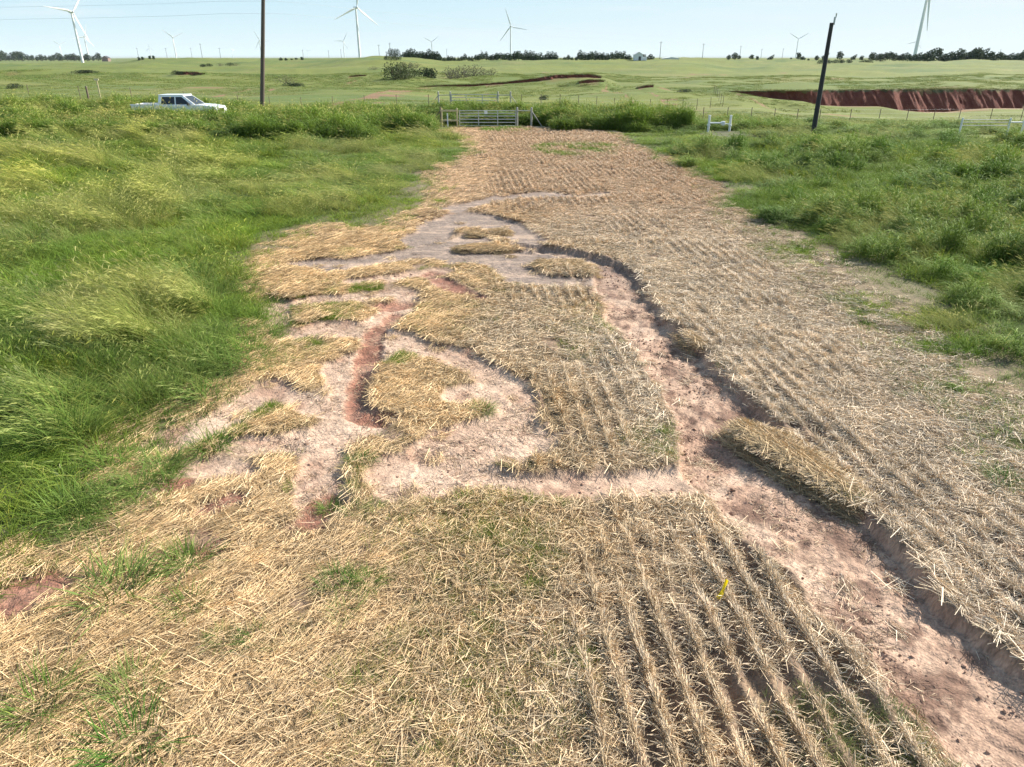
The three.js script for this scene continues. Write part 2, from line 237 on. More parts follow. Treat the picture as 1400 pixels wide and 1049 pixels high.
function groundColour(x, D, o) {
  const r = Math.hypot(x, D);
  let c;
  const far = sstep(60, 78, D) + (Math.abs(x) > 30 ? 1 : 0);
  if (far > 0) {
    const n1 = fbm(x / 34, D / 22, 4), n2 = fbm(x / 9 + 30, D / 6, 3), n3 = noise(x / 2.1, D / 1.7);
    c = mix3(C.pastA, C.pastB, clamp(0.45 + 0.9 * n1 + 0.4 * n2));
    c = mix3(c, C.pastT, clamp(0.75 * fbm(x / 21 - 8, D / 9 + 70, 4) + 0.12 * n3));
    c = mix3(c, C.pastD, clamp(0.5 * n3 * n2 + 0.45 * (fbm(x / 4, D / 3 - 9, 2) - 0.25)));
    const rp = fbm(x / 13 + 55, D / 7 + 21, 4); if (D > 85 && D < 260) c = mix3(c, C.red, 0.6 * sstep(0.42, 0.6, rp));
    for (const b of BANKS) { const q = bankAt(b, x); if (q) { const d = D - q[0]; c = mix3(c, C.red, 0.7 * sstep(-1.6 * (q[2] - q[1]) * (0.8 + 0.6 * noise(x / 2, D / 2)), -0.2, d) * sstep(3.2, 2.4, d)); } }
    c = c.map(v => v * (1 + 0.1 * n3));
    if (far >= 1) return c;
  }
  const n = fbm(x * 3, D * 3, 3), nf = noise(x * 17, D * 17);
  const g = mix3(C.under, C.litter, clamp(0.4 + n * 1.2));
  const edge = sstep(x > 2 && D < 30 ? -4.8 : D > 16 && D < 36 ? -2.2 : -0.9, 0.2, o.field + 0.7 * fbm(x * .9, D * .9, 3));
  let f = mix3(C.straw, C.soil, clamp(0.35 + 0.9 * n + 0.4 * o.rows));
  f = mix3(f, C.red, 0.5 * sstep(0.25, 0.55, fbm(x * .7 + 90, D * .7, 3)) * sstep(-2.0, -3.2, x - 0.02 * D));
  let near = mix3(g, f, edge);
  const put = (col, sd, a = 1, w = 0.05) => { near = mix3(near, col, a * sstep(w, -w, sd)); };
  if (o.field > -1.5) {
    const kp = sstep(-0.03, 0.08, o.isl);
    const bands = fbm(x * 1.2, D * 5, 3);
    put(mix3(C.grey, C.pale, clamp(0.15 + 0.9 * bands)), o.grey, kp);
    put(mix3(C.silt, C.pale, clamp(0.4 + 1.2 * fbm(x * 1.6, D * 1.9, 4))), o.silt, kp);
    if (o.silt < 0.05) near = mix3(near, C.clay, 0.7 * kp * sstep(0.1, 0.5, fbm(x * 2.6 + 5, D * 2.6, 4)));
    put(mix3(C.red, C.clay, clamp(0.3 + n)), o.red, kp, 0.06);
    if (o.ch < 0.15) {
      const low = sstep(-0.02, -0.3, o.ch + 0.16 * fbm(x * 2.2, D * 2.2, 3));
      let cc = mix3(C.silt, C.clay, clamp(0.4 + 0.9 * fbm(x * 1.4 + 3, D * 1.1, 4)));
      cc = mix3(cc, C.dark, sstep(-0.02, 0.4, fbm(x * 5, D * 4, 4) + 0.14 * low) * (0.4 + 0.5 * low));
      cc = mix3(cc, C.pale, sstep(0.18, 0.5, fbm(x * 1.9 + 77, D * 1.6, 3)) * 0.7);
      cc = mix3(cc, C.grey, 0.6 * sstep(15, 19, D));
      put(cc, o.ch, kp);
    }
  }
  near = near.map(v => v * (1 + 0.12 * nf + 0.1 * n));
  return far > 0 ? mix3(near, c, far) : near;
}
function tile(size, fn, srgb) {                         // small repeating texture of grain
  const a = new Uint8Array(size * size * 4);
  for (let j = 0; j < size; j++) for (let i = 0; i < size; i++) { const v = fn(i / size, j / size); a.set([...(v.length ? v : [v, v, v]).map(q => clamp(q) * 255), 255], (j * size + i) * 4); }
  const t = new THREE.DataTexture(a, size, size); t.wrapS = t.wrapT = THREE.RepeatWrapping; t.magFilter = THREE.LinearFilter; t.minFilter = THREE.LinearMipmapLinearFilter; t.generateMipmaps = true; if (srgb) t.colorSpace = THREE.SRGBColorSpace; t.needsUpdate = true; return t;
}
const grainN = (u, v, k) => { // seamless noise
  const f = (a, b) => noise(a * k, b * k), bu = u, bv = v;
  const a = f(bu, bv), b = f(bu - 1, bv), c = f(bu, bv - 1), d = f(bu - 1, bv - 1);
  return a * (1 - u) * (1 - v) + b * u * (1 - v) + c * (1 - u) * v + d * u * v;
};
const grain = tile(1024, (u, v) => { const g = 0.84 + 0.2 * grainN(u, v, 34) + 0.24 * grainN(u, v, 110) + 0.2 * grainN(u, v, 256); return [g, g * 0.995, g * 0.985]; });
const grainBump = tile(1024, (u, v) => 0.5 + 0.3 * grainN(u, v, 30) + 0.2 * grainN(u, v, 90) + 0.15 * grainN(u, v, 250));
const groundMat = new THREE.MeshStandardMaterial({ vertexColors: true, map: grain, bumpMap: grainBump, bumpScale: 0.03, roughness: 0.95 });
{
  const rad = [0.02, 0.7, 1.4, 2]; let r = 2.4; while (r < 130) { rad.push(r); r *= 1.0056; } while (r < 14000) { rad.push(r); r *= 1.026; }
  const ang = []; for (let a = -180; a < -44; a += 4) ang.push(a); for (let i = 0; i <= 640; i++) ang.push(-44 + 88 * i / 640); for (let a = 48; a <= 180; a += 4) ang.push(a);
  const nA = ang.length, nR = rad.length, P = new Float32Array(nA * nR * 3), V = new Float32Array(nA * nR * 3), U = new Float32Array(nA * nR * 2), I = new Uint32Array((nA - 1) * (nR - 1) * 6);
  for (let j = 0; j < nR; j++) for (let i = 0; i < nA; i++) {
    const x = rad[j] * Math.sin(R(ang[i])), D = rad[j] * Math.cos(R(ang[i])), o = site(x, D), k = j * nA + i, c = groundColour(x, D, o);
    P.set([x, o.h, -D], k * 3); V.set(c, k * 3); U.set([x / 3, D / 3], k * 2);
  }
  let q = 0; for (let j = 0; j < nR - 1; j++) for (let i = 0; i < nA - 1; i++) { const a = j * nA + i, b = a + 1, c = a + nA, d = c + 1; I[q++] = a; I[q++] = b; I[q++] = d; I[q++] = a; I[q++] = d; I[q++] = c; }
  const g = new THREE.BufferGeometry(); g.setAttribute('position', new THREE.BufferAttribute(P, 3)); g.setAttribute('color', new THREE.BufferAttribute(V, 3)); g.setAttribute('uv', new THREE.BufferAttribute(U, 2)); g.setIndex(new THREE.BufferAttribute(I, 1)); g.computeVertexNormals();
  const m = new THREE.Mesh(g, groundMat); m.name = 'ground'; m.receiveShadow = m.castShadow = true; m.userData = { kind: 'structure', label: 'open field with eroded red gully, straw strip and green pasture', category: 'ground' }; scene.add(m);
}
const H = (x, D) => site(x, D).h;
// ---------- eroded red earth banks ----------
const bankMat = new THREE.MeshStandardMaterial({ vertexColors: true, roughness: 0.95, map: grain, bumpMap: grainBump, bumpScale: 0.06 });
function makeBank(b, label, slope) {
  const L = b[0][0], Rr = b[b.length - 1][0], nx = Math.ceil((Rr - L) / 0.16), rows = 22, P = [], V = [], U = [], I = [];
  for (let i = 0; i <= nx; i++) {
    const x = lerp(L, Rr, i / nx), [Db, lo, hi] = bankAt(b, x), hgt = hi - lo, ends = sstep(0, 0.06, i / nx) * sstep(1, 0.94, i / nx), sl = slope(x);
    const lip = 0.5 * fbm(x * .55, 3, 3) * Math.min(1, hgt), up = 0.10 * noise(x * 1.1, 8) * ends;
    for (let j = 0; j <= rows; j++) {
      const t = j / (rows - 4);
      let y, D, col;
      if (t <= 1) {
        const back = lerp(0.12 * t, sl * Math.pow(t, 1.25), 1);
        const rib = (0.5 * Math.abs(noise(x * 0.9 + 0.9 * t, 4)) + 0.28 * Math.abs(noise(x * 2.3 + 1.6 * t, 9)) + 0.1 * noise(x * 6 + 2 * t, t * 4)) * Math.min(1, hgt) * Math.sin(Math.PI * Math.min(1, t * 0.8 + 0.15));
        y = lo - 0.15 + (hgt + 0.15 + up) * Math.pow(t, 0.95); D = Db + back * hgt * 0.85 + rib * 0.8 - 0.25 + lip;
        const n = fbm(x * 2, t * 3 + D, 3);
        col = mix3([0.17, 0.042, 0.024], [0.23, 0.07, 0.04], clamp(0.5 + n));
        col = mix3(col, [0.10, 0.10, 0.04], sstep(0.86, 0.97, t + 0.1 * noise(x * 2.5, 1)));
        col = mix3(col, [0.20, 0.20, 0.07], 0.8 * sstep(0.35, 0.6, fbm(x * .8 + 6, t * 2.2, 3)) * sstep(0.4, 0.8, t));
      } else {
        const k = (j - (rows - 4)) / 4; y = hi + up + 0.02 - (k === 1 ? 0.3 : 0); D = Db + sl * hgt * 0.85 - 0.25 + lip + k * 2.2; y = k === 1 ? Math.min(y, land(x, D) - 0.1) : Math.max(y, land(x, D) + 0.02);
        col = mix3(C.pastA, C.pastB, clamp(0.5 + fbm(x / 3, D / 3, 3)));
      }
      P.push(x, y, -D); V.push(...col); U.push(x / 3, (y + D) / 3);
    }
  }
  const w = rows + 1; for (let i = 0; i < nx; i++) for (let j = 0; j < rows; j++) { const a = i * w + j, c = a + w; I.push(a, c, c + 1, a, c + 1, a + 1); }
  const g = new THREE.BufferGeometry(); g.setAttribute('position', new THREE.Float32BufferAttribute(P, 3)); g.setAttribute('color', new THREE.Float32BufferAttribute(V, 3)); g.setAttribute('uv', new THREE.Float32BufferAttribute(U, 2)); g.setIndex(I); g.computeVertexNormals();
  const m = new THREE.Mesh(g, bankMat); m.name = numbered('earth_bank'); m.castShadow = m.receiveShadow = true; scene.add(m);
  tag(m, label, 'earth bank', null, 'structure');
}
makeBank(BANK_R, 'long eroded red earth bank with ribbed face below the pasture', x => lerp(0.25, 1.15, sstep(42, 45, x)));
makeBank(BANK_M, 'low red cut bank running across the slope behind the gates', x => lerp(0.4, 1.0, sstep(2, 8, x)));
makeBank(BANK_M2, 'small red slump below the end of the cut bank', () => 1.0);
makeBank(BANK_L, 'short red scar in the slope behind the pickup', () => 1.0);
makeBank(BANK_S, 'tiny red scrape on the hillside below the turbine', () => 1.0);
makeBank(BANK_S2, 'little red scrape on the slope near the wire fence', () => 1.0);

// ---------- grass and straw tufts ----------
class Tuft {
  constructor(seed) { this.r = rng(seed); this.P = []; this.N = []; this.V = []; this.I = []; }
  // a ribbon that starts at p, heads along azimuth az, rises at angle el and sags by bend over its length
  blade(p, az, el, len, wid, bend, col, seg = 4, taper = 1, twist = 0) {
    let [x, y, z] = p, e = el; const st = len / seg, b0 = this.P.length / 3, ca = Math.cos(az), sa = Math.sin(az), ct = Math.cos(twist), sn = Math.sin(twist);
    for (let i = 0; i <= seg; i++) {
      const t = i / seg, w = wid * 0.5 * (taper ? Math.max(0.12, 1 - Math.pow(t, 1.6)) : 1);
      const ox = -sa * w * ct, oz = ca * w * ct, oy = w * sn;
      this.P.push(x + ox, y + oy, z + oz, x - ox, y - oy, z - oz);
      const Tx = Math.cos(e) * ca, Ty = Math.sin(e), Tz = Math.cos(e) * sa, Sx = -sa * ct, Sy = sn, Sz = ca * ct, nx = Sy * Tz - Sz * Ty, ny = Sz * Tx - Sx * Tz, nz = Sx * Ty - Sy * Tx;
      this.N.push(nx, ny, nz, nx, ny, nz); this.V.push(...col, ...col);
      if (i < seg) { x += Math.cos(e) * ca * st; y += Math.sin(e) * st; z += Math.cos(e) * sa * st; e -= bend / seg; }
    }
    for (let i = 0; i < seg; i++) { const a = b0 + i * 2; this.I.push(a, a + 2, a + 1, a + 1, a + 2, a + 3); }
    return [x, y, z, e];
  }
  geo() { const g = new THREE.BufferGeometry(); g.setAttribute('position', new THREE.Float32BufferAttribute(this.P, 3)); g.setAttribute('normal', new THREE.Float32BufferAttribute(this.N, 3)); g.setAttribute('color', new THREE.Float32BufferAttribute(this.V, 3)); g.setIndex(this.I); return g; }
}
const gain = (a, k) => [a[0] * k, a[1] * k, a[2] * k];
const tint = (a, b) => a.map((v, k) => v * b[k]);
const jit = (r, a) => { const k = 1 + (r() - .5) * 2 * a, h = (r() - .5) * a * .3; return [k * (1 + h), k, k * (1 - h)]; };
const WIND = Math.PI + 0.35;                              // stems lean away to -x and a little to +z (ribbon azimuth: x = cos, z = sin)
function grassTuft(seed, { n, len, rad, wid, lean = 0.5, spread = 1, bend = 1, seeds = 0, dry = 0, seg = 4 }) {
  const t = new Tuft(seed), r = t.r;
  for (let i = 0; i < n; i++) {
    const a = r() * 6.283, q = rad * Math.sqrt(r()), windy = r() < lean, az = windy ? WIND + (r() - .5) * 1.5 : a + (r() - .5) * 1.5;
    const L = len * (0.45 + 0.75 * r()), el = lerp(1.5, 0.75, r() * spread) - (windy ? 0.15 : 0);
    const col = r() < dry ? tint([2.0, 1.45, 1.8], jit(r, .2)) : jit(r, 0.28);
    t.blade([Math.cos(a) * q, -0.02, Math.sin(a) * q], az, el, L, wid * (0.6 + 0.7 * r()), bend * (0.3 + 1.1 * r()), col, seg, 1, (r() - .5) * 1.6);
  }
  for (let i = 0; i < seeds; i++) {                       // seed stalks with pale feathery heads
    const a = r() * 6.283, q = rad * r(), az = WIND + (r() - .5) * 1.1, L = len * (0.95 + 0.5 * r());
    const e = t.blade([Math.cos(a) * q, 0, Math.sin(a) * q], az, 1.35 - .4 * r(), L, wid * 0.4, 0.55 + 0.5 * r(), [1.6, 1.25, 1.6], 4, 0, r());
    for (let k = 0; k < 3; k++) t.blade(e, az + (r() - .5) * .7, e[3] + (r() - .5) * .5, len * (0.16 + .1 * r()), wid * 1.0, 0.8, [2.3, 1.7, 2.8], 2, 1, r() * 3);
  }
  return t.geo();
}
function leafTuft(seed, n, len, rad, wid, tall) {         // coarse broad-leaved grass on upright stalks
  const t = new Tuft(seed), r = t.r;
  for (let i = 0; i < n; i++) {
    const a = r() * 6.283, q = rad * Math.sqrt(r()), x = Math.cos(a) * q, z = Math.sin(a) * q, Ht = tall * (0.6 + 0.5 * r()), az = WIND + (r() - .5) * 2;
    const el = 1.5 - .25 * r();
    t.blade([x, 0, z], az, el, Ht, 0.008, 0.25, jit(r, .2), 3, 0, r());
    for (let k = 0; k < 6; k++) { const y = Ht * (0.15 + 0.8 * (k + r()) / 6), b = r() * 6.283; t.blade([x + Math.cos(az) * y * Math.cos(el), y * Math.sin(el), z + Math.sin(az) * y * Math.cos(el)], b, 1.1 - .5 * r(), len * (0.6 + .6 * r()), wid * (0.6 + 0.6 * r()), 1.6 + r(), jit(r, .3), 4, 1, (r() - .5)); }
  }
  return t.geo();
}
function strawTuft(seed, { n, len, rad, wid, el, comb = 0, up = 0.05, bend = 0.4, tone = 0.25 }) {
  const t = new Tuft(seed), r = t.r;
  for (let i = 0; i < n; i++) {
    const a = r() * 6.283, q = rad * Math.sqrt(r()), az = r() < comb ? (r() - .5) * 0.8 : r() * 6.283, L = len * (0.4 + 0.9 * r());
    const k = r(), w = k < 0.2 ? [0.5, 0.46, 0.4] : k < 0.35 ? [0.8, 0.76, 0.66] : k < 0.6 ? [1.2, 1.2, 1.22] : [1, 1, 1];
    t.blade([Math.cos(a) * q - Math.cos(az) * L * .5, up * r(), Math.sin(a) * q - Math.sin(az) * L * .5], az, el * (r() * 1.5 - 0.25), L, wid * (0.6 + 0.8 * r()), bend * (r() - .1), tint(w, jit(r, tone)), 3, 0, r() * 3);
  }
  return t.geo();
}
function rowTuft(seed, n) {                               // stubble standing in a drilled row, splaying out
  const t = new Tuft(seed), r = t.r;
  for (let i = 0; i < n; i++) {
    const z = (r() - .5) * 0.2, az = r() < 0.62 ? (r() < .5 ? 1.57 : -1.57) + (r() - .5) * 1.3 : r() * 6.283, L = 0.06 + 0.11 * r();
    const k = r(), w = k < 0.25 ? [0.6, 0.56, 0.5] : k < 0.5 ? [1.2, 1.2, 1.25] : [1, 1, 1];
    t.blade([(r() - .5) * 0.045, -0.01, z], az, 0.45 + 1.0 * r(), L, 0.0044 * (0.6 + .8 * r()), 0.5 + .7 * r(), tint(w, jit(r, .25)), 3, 0, r() * 3);
  }
  return t.geo();
}
const grassMat = leafy(0.8, 0.42), strawMat = new THREE.MeshStandardMaterial({ roughness: 0.9, vertexColors: true, side: THREE.DoubleSide });
class Meadow {                                            // one mass of uncountable plants, several tuft shapes
  constructor(name, label, category, mat, geos, child) { Object.assign(this, { geos, mat, child, M: geos.map(() => []), K: geos.map(() => []) }); this.o = base(name, label, category); this.o.userData.kind = 'stuff'; this.d = new THREE.Object3D(); }
  add(v, x, y, z, yaw, sc, sy, col, tx = 0, tz = 0) { if (this.veto && this.veto(x, -z)) return; const d = this.d; d.position.set(x, y, z); d.rotation.set(tx, yaw, tz, 'YXZ'); d.scale.set(sc, sy, sc); d.updateMatrix(); this.M[v].push(...d.matrix.elements); this.K[v].push(...col); }
  done() { this.geos.forEach((g, v) => { const n = this.M[v].length / 16; if (!n) return; const m = new THREE.InstancedMesh(g, this.mat, n); m.name = this.child; m.userData.kind = 'stuff'; m.instanceMatrix.array.set(this.M[v]); m.instanceColor = new THREE.InstancedBufferAttribute(new Float32Array(this.K[v]), 3); m.castShadow = m.receiveShadow = true; this.o.add(m); }); }
}
const nearOf = (x, D, a, b, w, d) => Math.abs(x - a) < w && D > b - d && D < b + 0.6;
const open = (x, D) => nearOf(x, D, 14.4, 52, 1.6, 4) || nearOf(x, D, 33.4, 50, 3.8, 3.5) || nearOf(x, D, -4.8, 57.8, 1.2, 2.5);
const GREEN = { lime: [0.245, 0.335, 0.03], mid: [0.14, 0.23, 0.032], deep: [0.05, 0.11, 0.018], blue: [0.155, 0.215, 0.075], hay: [0.29, 0.32, 0.075] };
function greenAt(x, D, r) {
  const a = fbm(x * .23, D * .2, 3), b = fbm(x * .6 + 50, D * .55, 3);
  let c = mix3(GREEN.mid, GREEN.lime, clamp(0.45 + a * 1.2 + (r() - .5) * .5));
  c = mix3(c, GREEN.blue, clamp(0.35 + 1.1 * b + (r() - .5) * .3) * 0.75 * sstep(24, 8, D));
  c = mix3(c, GREEN.deep, clamp(1.3 * fbm(x * .45 - 20, D * .55, 3)));
  c = mix3(c, GREEN.hay, clamp(0.6 * fbm(x * .5 + 80, D * .35 + 9, 3) + (r() - .5) * .3));
  return gain(c, 0.85 + 0.3 * r());
}
const tall = new Meadow('tall_grass', 'tall green windblown pasture grass on both sides of the straw strip', 'grass', grassMat, [
  ...[1, 2, 3].map(s => grassTuft(s, { n: 34, len: 0.5, rad: 0.17, wid: 0.013, lean: 0.22, spread: 1.15, bend: 1.1, seeds: 2, dry: 0.2 })),
  ...[4, 5].map(s => grassTuft(s, { n: 46, len: 0.36, rad: 0.21, wid: 0.012, lean: 0.4, spread: 1.1, bend: 1.3, seeds: 0, dry: 0.06 })),
  grassTuft(6, { n: 38, len: 0.6, rad: 0.14, wid: 0.009, lean: 0.85, spread: 1.1, bend: 1.2, seeds: 8, dry: 0.1 })], 'grass_tuft');
const low = new Meadow('short_grass', 'short green grass and seedlings in the thin margins and straw', 'grass', grassMat, [
  ...[11, 12].map(s => grassTuft(s, { n: 44, len: 0.13, rad: 0.17, wid: 0.006, lean: 0.2, spread: 1.4, bend: 1.2, dry: 0.08 })),
  grassTuft(13, { n: 30, len: 0.2, rad: 0.09, wid: 0.007, lean: 0.2, spread: 1.3, bend: 1.4 })], 'grass_tuft');
const coarse = new Meadow('roadside_grass', 'dense tall coarse grass along the road verge behind the field', 'grass', grassMat, [
  ...[21, 22, 23].map(s => leafTuft(s, 12, 0.5, 0.3, 0.03, 1.1))], 'grass_tuft');
const straw = new Meadow('straw_mulch', 'pale dry straw mulch crimped over the bare strip', 'straw', strawMat, [
  ...[31, 32, 33].map(s => strawTuft(s, { n: 44, len: 0.19, rad: 0.13, wid: 0.0046, el: 0.2, up: 0.03, bend: .25 })),
  ...[34, 35].map(s => strawTuft(s, { n: 44, len: 0.25, rad: 0.12, wid: 0.0046, el: 0.13, comb: 0.75, up: 0.035, bend: .2 })),
  ...[36, 37].map(s => rowTuft(s, 60)), strawTuft(38, { n: 9, len: 0.07, rad: 0.14, wid: 0.005, el: 0.15, up: 0.008, tone: .4 }), strawTuft(39, { n: 7, len: 0.11, rad: 0.12, wid: 0.004, el: 0.1, up: 0.01, tone: .4 })], 'straw_tuft');
const pasture = new Meadow('pasture_grass', 'grazed grass tufts over the rolling pasture', 'grass', grassMat, [
  ...[41, 42].map(s => grassTuft(s, { n: 34, len: 0.32, rad: 0.45, wid: 0.035, lean: 0.4, spread: 1.2, bend: 1.3, seg: 2, dry: 0.1 }))], 'grass_tuft');

tall.veto = coarse.veto = open;
{ // straw over the strip
  const r = rng(101), STR = [0.58, 0.435, 0.26], GLD = [0.63, 0.455, 0.245], GRY = [0.66, 0.545, 0.40], PNK = [0.62, 0.455, 0.30];
  const bare = o => Math.min(o.isl < 0 ? 9 : 9, o.isl > 0 ? Math.min(o.ch, o.grey, o.silt, o.red) : 9);
  const lay = (D0, D1, n, big) => {
    for (let i = 0; i < n; i++) {
      const D = D0 + (D1 - D0) * r(), x = -7.5 + 16.5 * r(), o = site(x, D);
      if (o.field < -(x > 3 && D < 26 ? 2.6 * r() * r() : 0.9 * r()) + 0.25 * fbm(x, D, 2)) continue;
      const b = bare(o); if (b < 0.1 - 0.15 * r() * r() * r() && r() > 0.006) continue;
      const thin = fbm(x * 1.1 + 9, D * 1.1, 3); const th = x < -1.5 ? 0.12 : 0.28; if (thin > th && r() < (thin - th + .08) * 2.4) continue;
      const gold = clamp(0.5 - 0.16 * (x - 0.5) + 0.5 * fbm(x * .4, D * .4, 2) + blobs(PILES, x, D)), pinkish = sstep(18, 30, D);
      let c = mix3(mix3(GRY, STR, clamp(gold * 1.6)), GLD, clamp(gold * 1.4 - .7)); c = mix3(c, PNK, pinkish * .8);
      c = gain(c, (0.78 + 0.44 * r()) * (1 + 0.2 * fbm(x * 2.2, D * 2.2, 2)));
      const pile = blobs(PILES, x, D), y = o.h + 0.01 + 0.16 * pile * r();
      const edge = b < 0.16, comb = x + 0.9 * noise(x * .7, D * .5) + (r() - .5) * 1.6 < -1.3 || edge || o.isl < 0;
      if (!comb && o.rows > 0.25 && r() < 0.85 * o.rows) {
        const s = rowS(x, D), k = Math.round(s / ROW) * ROW, xx = x + (k - s) + (r() - .5) * 0.035, o2 = site(xx, D); if (Math.min(o2.ch, o2.silt, o2.grey, o2.red) < 0.02 && o2.isl > 0) continue;
        if (noise(k * 37, D * 2.2) > 0.45 && r() < .8) continue; const S = big * (0.8 + 0.45 * r()); straw.add(5 + (r() < .5 ? 0 : 1), xx, o2.h, -D, 0.087 + (r() - .5) * .3 + (r() < .5 ? Math.PI : 0), S, S * (0.65 + .5 * r()), c);
        if (r() > 0.1) continue;
      }
      const S = big * (0.75 + 0.5 * r());
      if (comb) straw.add(3 + (r() < .5 ? 0 : 1), x, y, -D, (edge ? -1.25 : 0.75) + (r() - .5) * 1.0, S, S * (edge ? .75 : .9), c, (r() - .5) * .16, (r() - .5) * .16);
      else straw.add(Math.floor(r() * 3), x, y, -D, r() * 6.283, S, S, c, (r() - .5) * .2, (r() - .5) * .2);
    }
  };
  lay(-1, 7, 14500, 1); lay(7, 12, 11500, 1); lay(12, 21, 14000, 1.15); lay(21, 36, 17000, 1.15); lay(36, 58, 17000, 1.35);
  for (let i = 0; i < 16000; i++) { const D = 3 + 20 * r() * Math.sqrt(r()), x = -5.2 + 11 * r(), o = site(x, D), b = o.isl > 0 ? Math.min(o.ch, o.grey, o.silt, o.red) : 9; if (b > 0.1 || fbm(x * 1.5, D * 1.5 + 7, 3) < -0.12 + .3 * r()) continue; straw.add(r() < .5 ? 7 : 8, x, o.h + .004, -D, r() * 6.283, .7 + .7 * r(), .7, r() < .55 ? gain([0.16, 0.10, 0.065], .6 + .8 * r()) : gain([0.5, 0.38, 0.25], .7 + .5 * r())); }
  // matted straw heaped on the islands and along the brink of the channel
  const mats = (x, D, n, rad, yaw) => { for (let i = 0; i < n; i++) { const a = r() * 6.283, q = rad * Math.sqrt(r()), X = x + Math.cos(a) * q, Q = D + Math.sin(a) * q, o = site(X, Q); if (o.isl > 0.1) continue; straw.add(3 + (r() < .5 ? 0 : 1), X, o.h + 0.03 * r(), -Q, yaw + (r() - .5) * .45, 0.8 + .35 * r(), 0.75, mix3([0.58, 0.45, 0.27], [0.42, 0.31, 0.18], r()), (r() - .5) * .3, -0.15); } };
  for (const P of [ISLANDS]) for (let k = 0; k < P.length - 1; k++) for (let t = 0; t < 1; t += .25) mats(lerp(P[k][0], P[k + 1][0], t), lerp(P[k][1], P[k + 1][1], t), 60, 0.4, -1.05);
  for (const [x, D, n] of [[2.95, 13.5, 40], [3.15, 13.2, 40], [3.35, 12.9, 40], [3.5, 12.6, 30], [2.95, 14.4, 30], [2.85, 14.8, 20]]) for (let i = 0; i < n; i++) { const X = x + (r() - .5) * .35, Q = D + (r() - .5) * .4, o = site(X, Q); if (o.ch < -0.12) continue; straw.add(3 + (r() < .5 ? 0 : 1), X, o.h + .04 * r() + .02, -Q, -0.9 + (r() - .5) * .5, .8 + .3 * r(), .6, gain([0.5, 0.375, 0.22], .7 + .6 * r()), (r() - .5) * .2, -.1); }
  for (const P of [ISLAND2, ISLAND3, ISLAND4]) for (const p of P) mats(p[0], p[1], 60, p[2] + .15, 0.2);
}
function bunch(x, D, size) {                              // nearest bunch centre: [distance in cells, random id]
  const X = x / size, Y = D / size, xi = Math.floor(X), yi = Math.floor(Y); let best = 9, id = 0;
  for (let a = -1; a < 2; a++) for (let b = -1; b < 2; b++) { const h = PERM[(PERM[(xi + a) & 255] + yi + b) & 255], g = PERM[(h + 57) & 255], d = Math.hypot(xi + a + 0.15 + 0.7 * h / 255 - X, yi + b + 0.15 + 0.7 * g / 255 - Y); if (d < best) { best = d; id = PERM[(h * 3 + g) & 255] / 255; } }
  return [best, id];
}
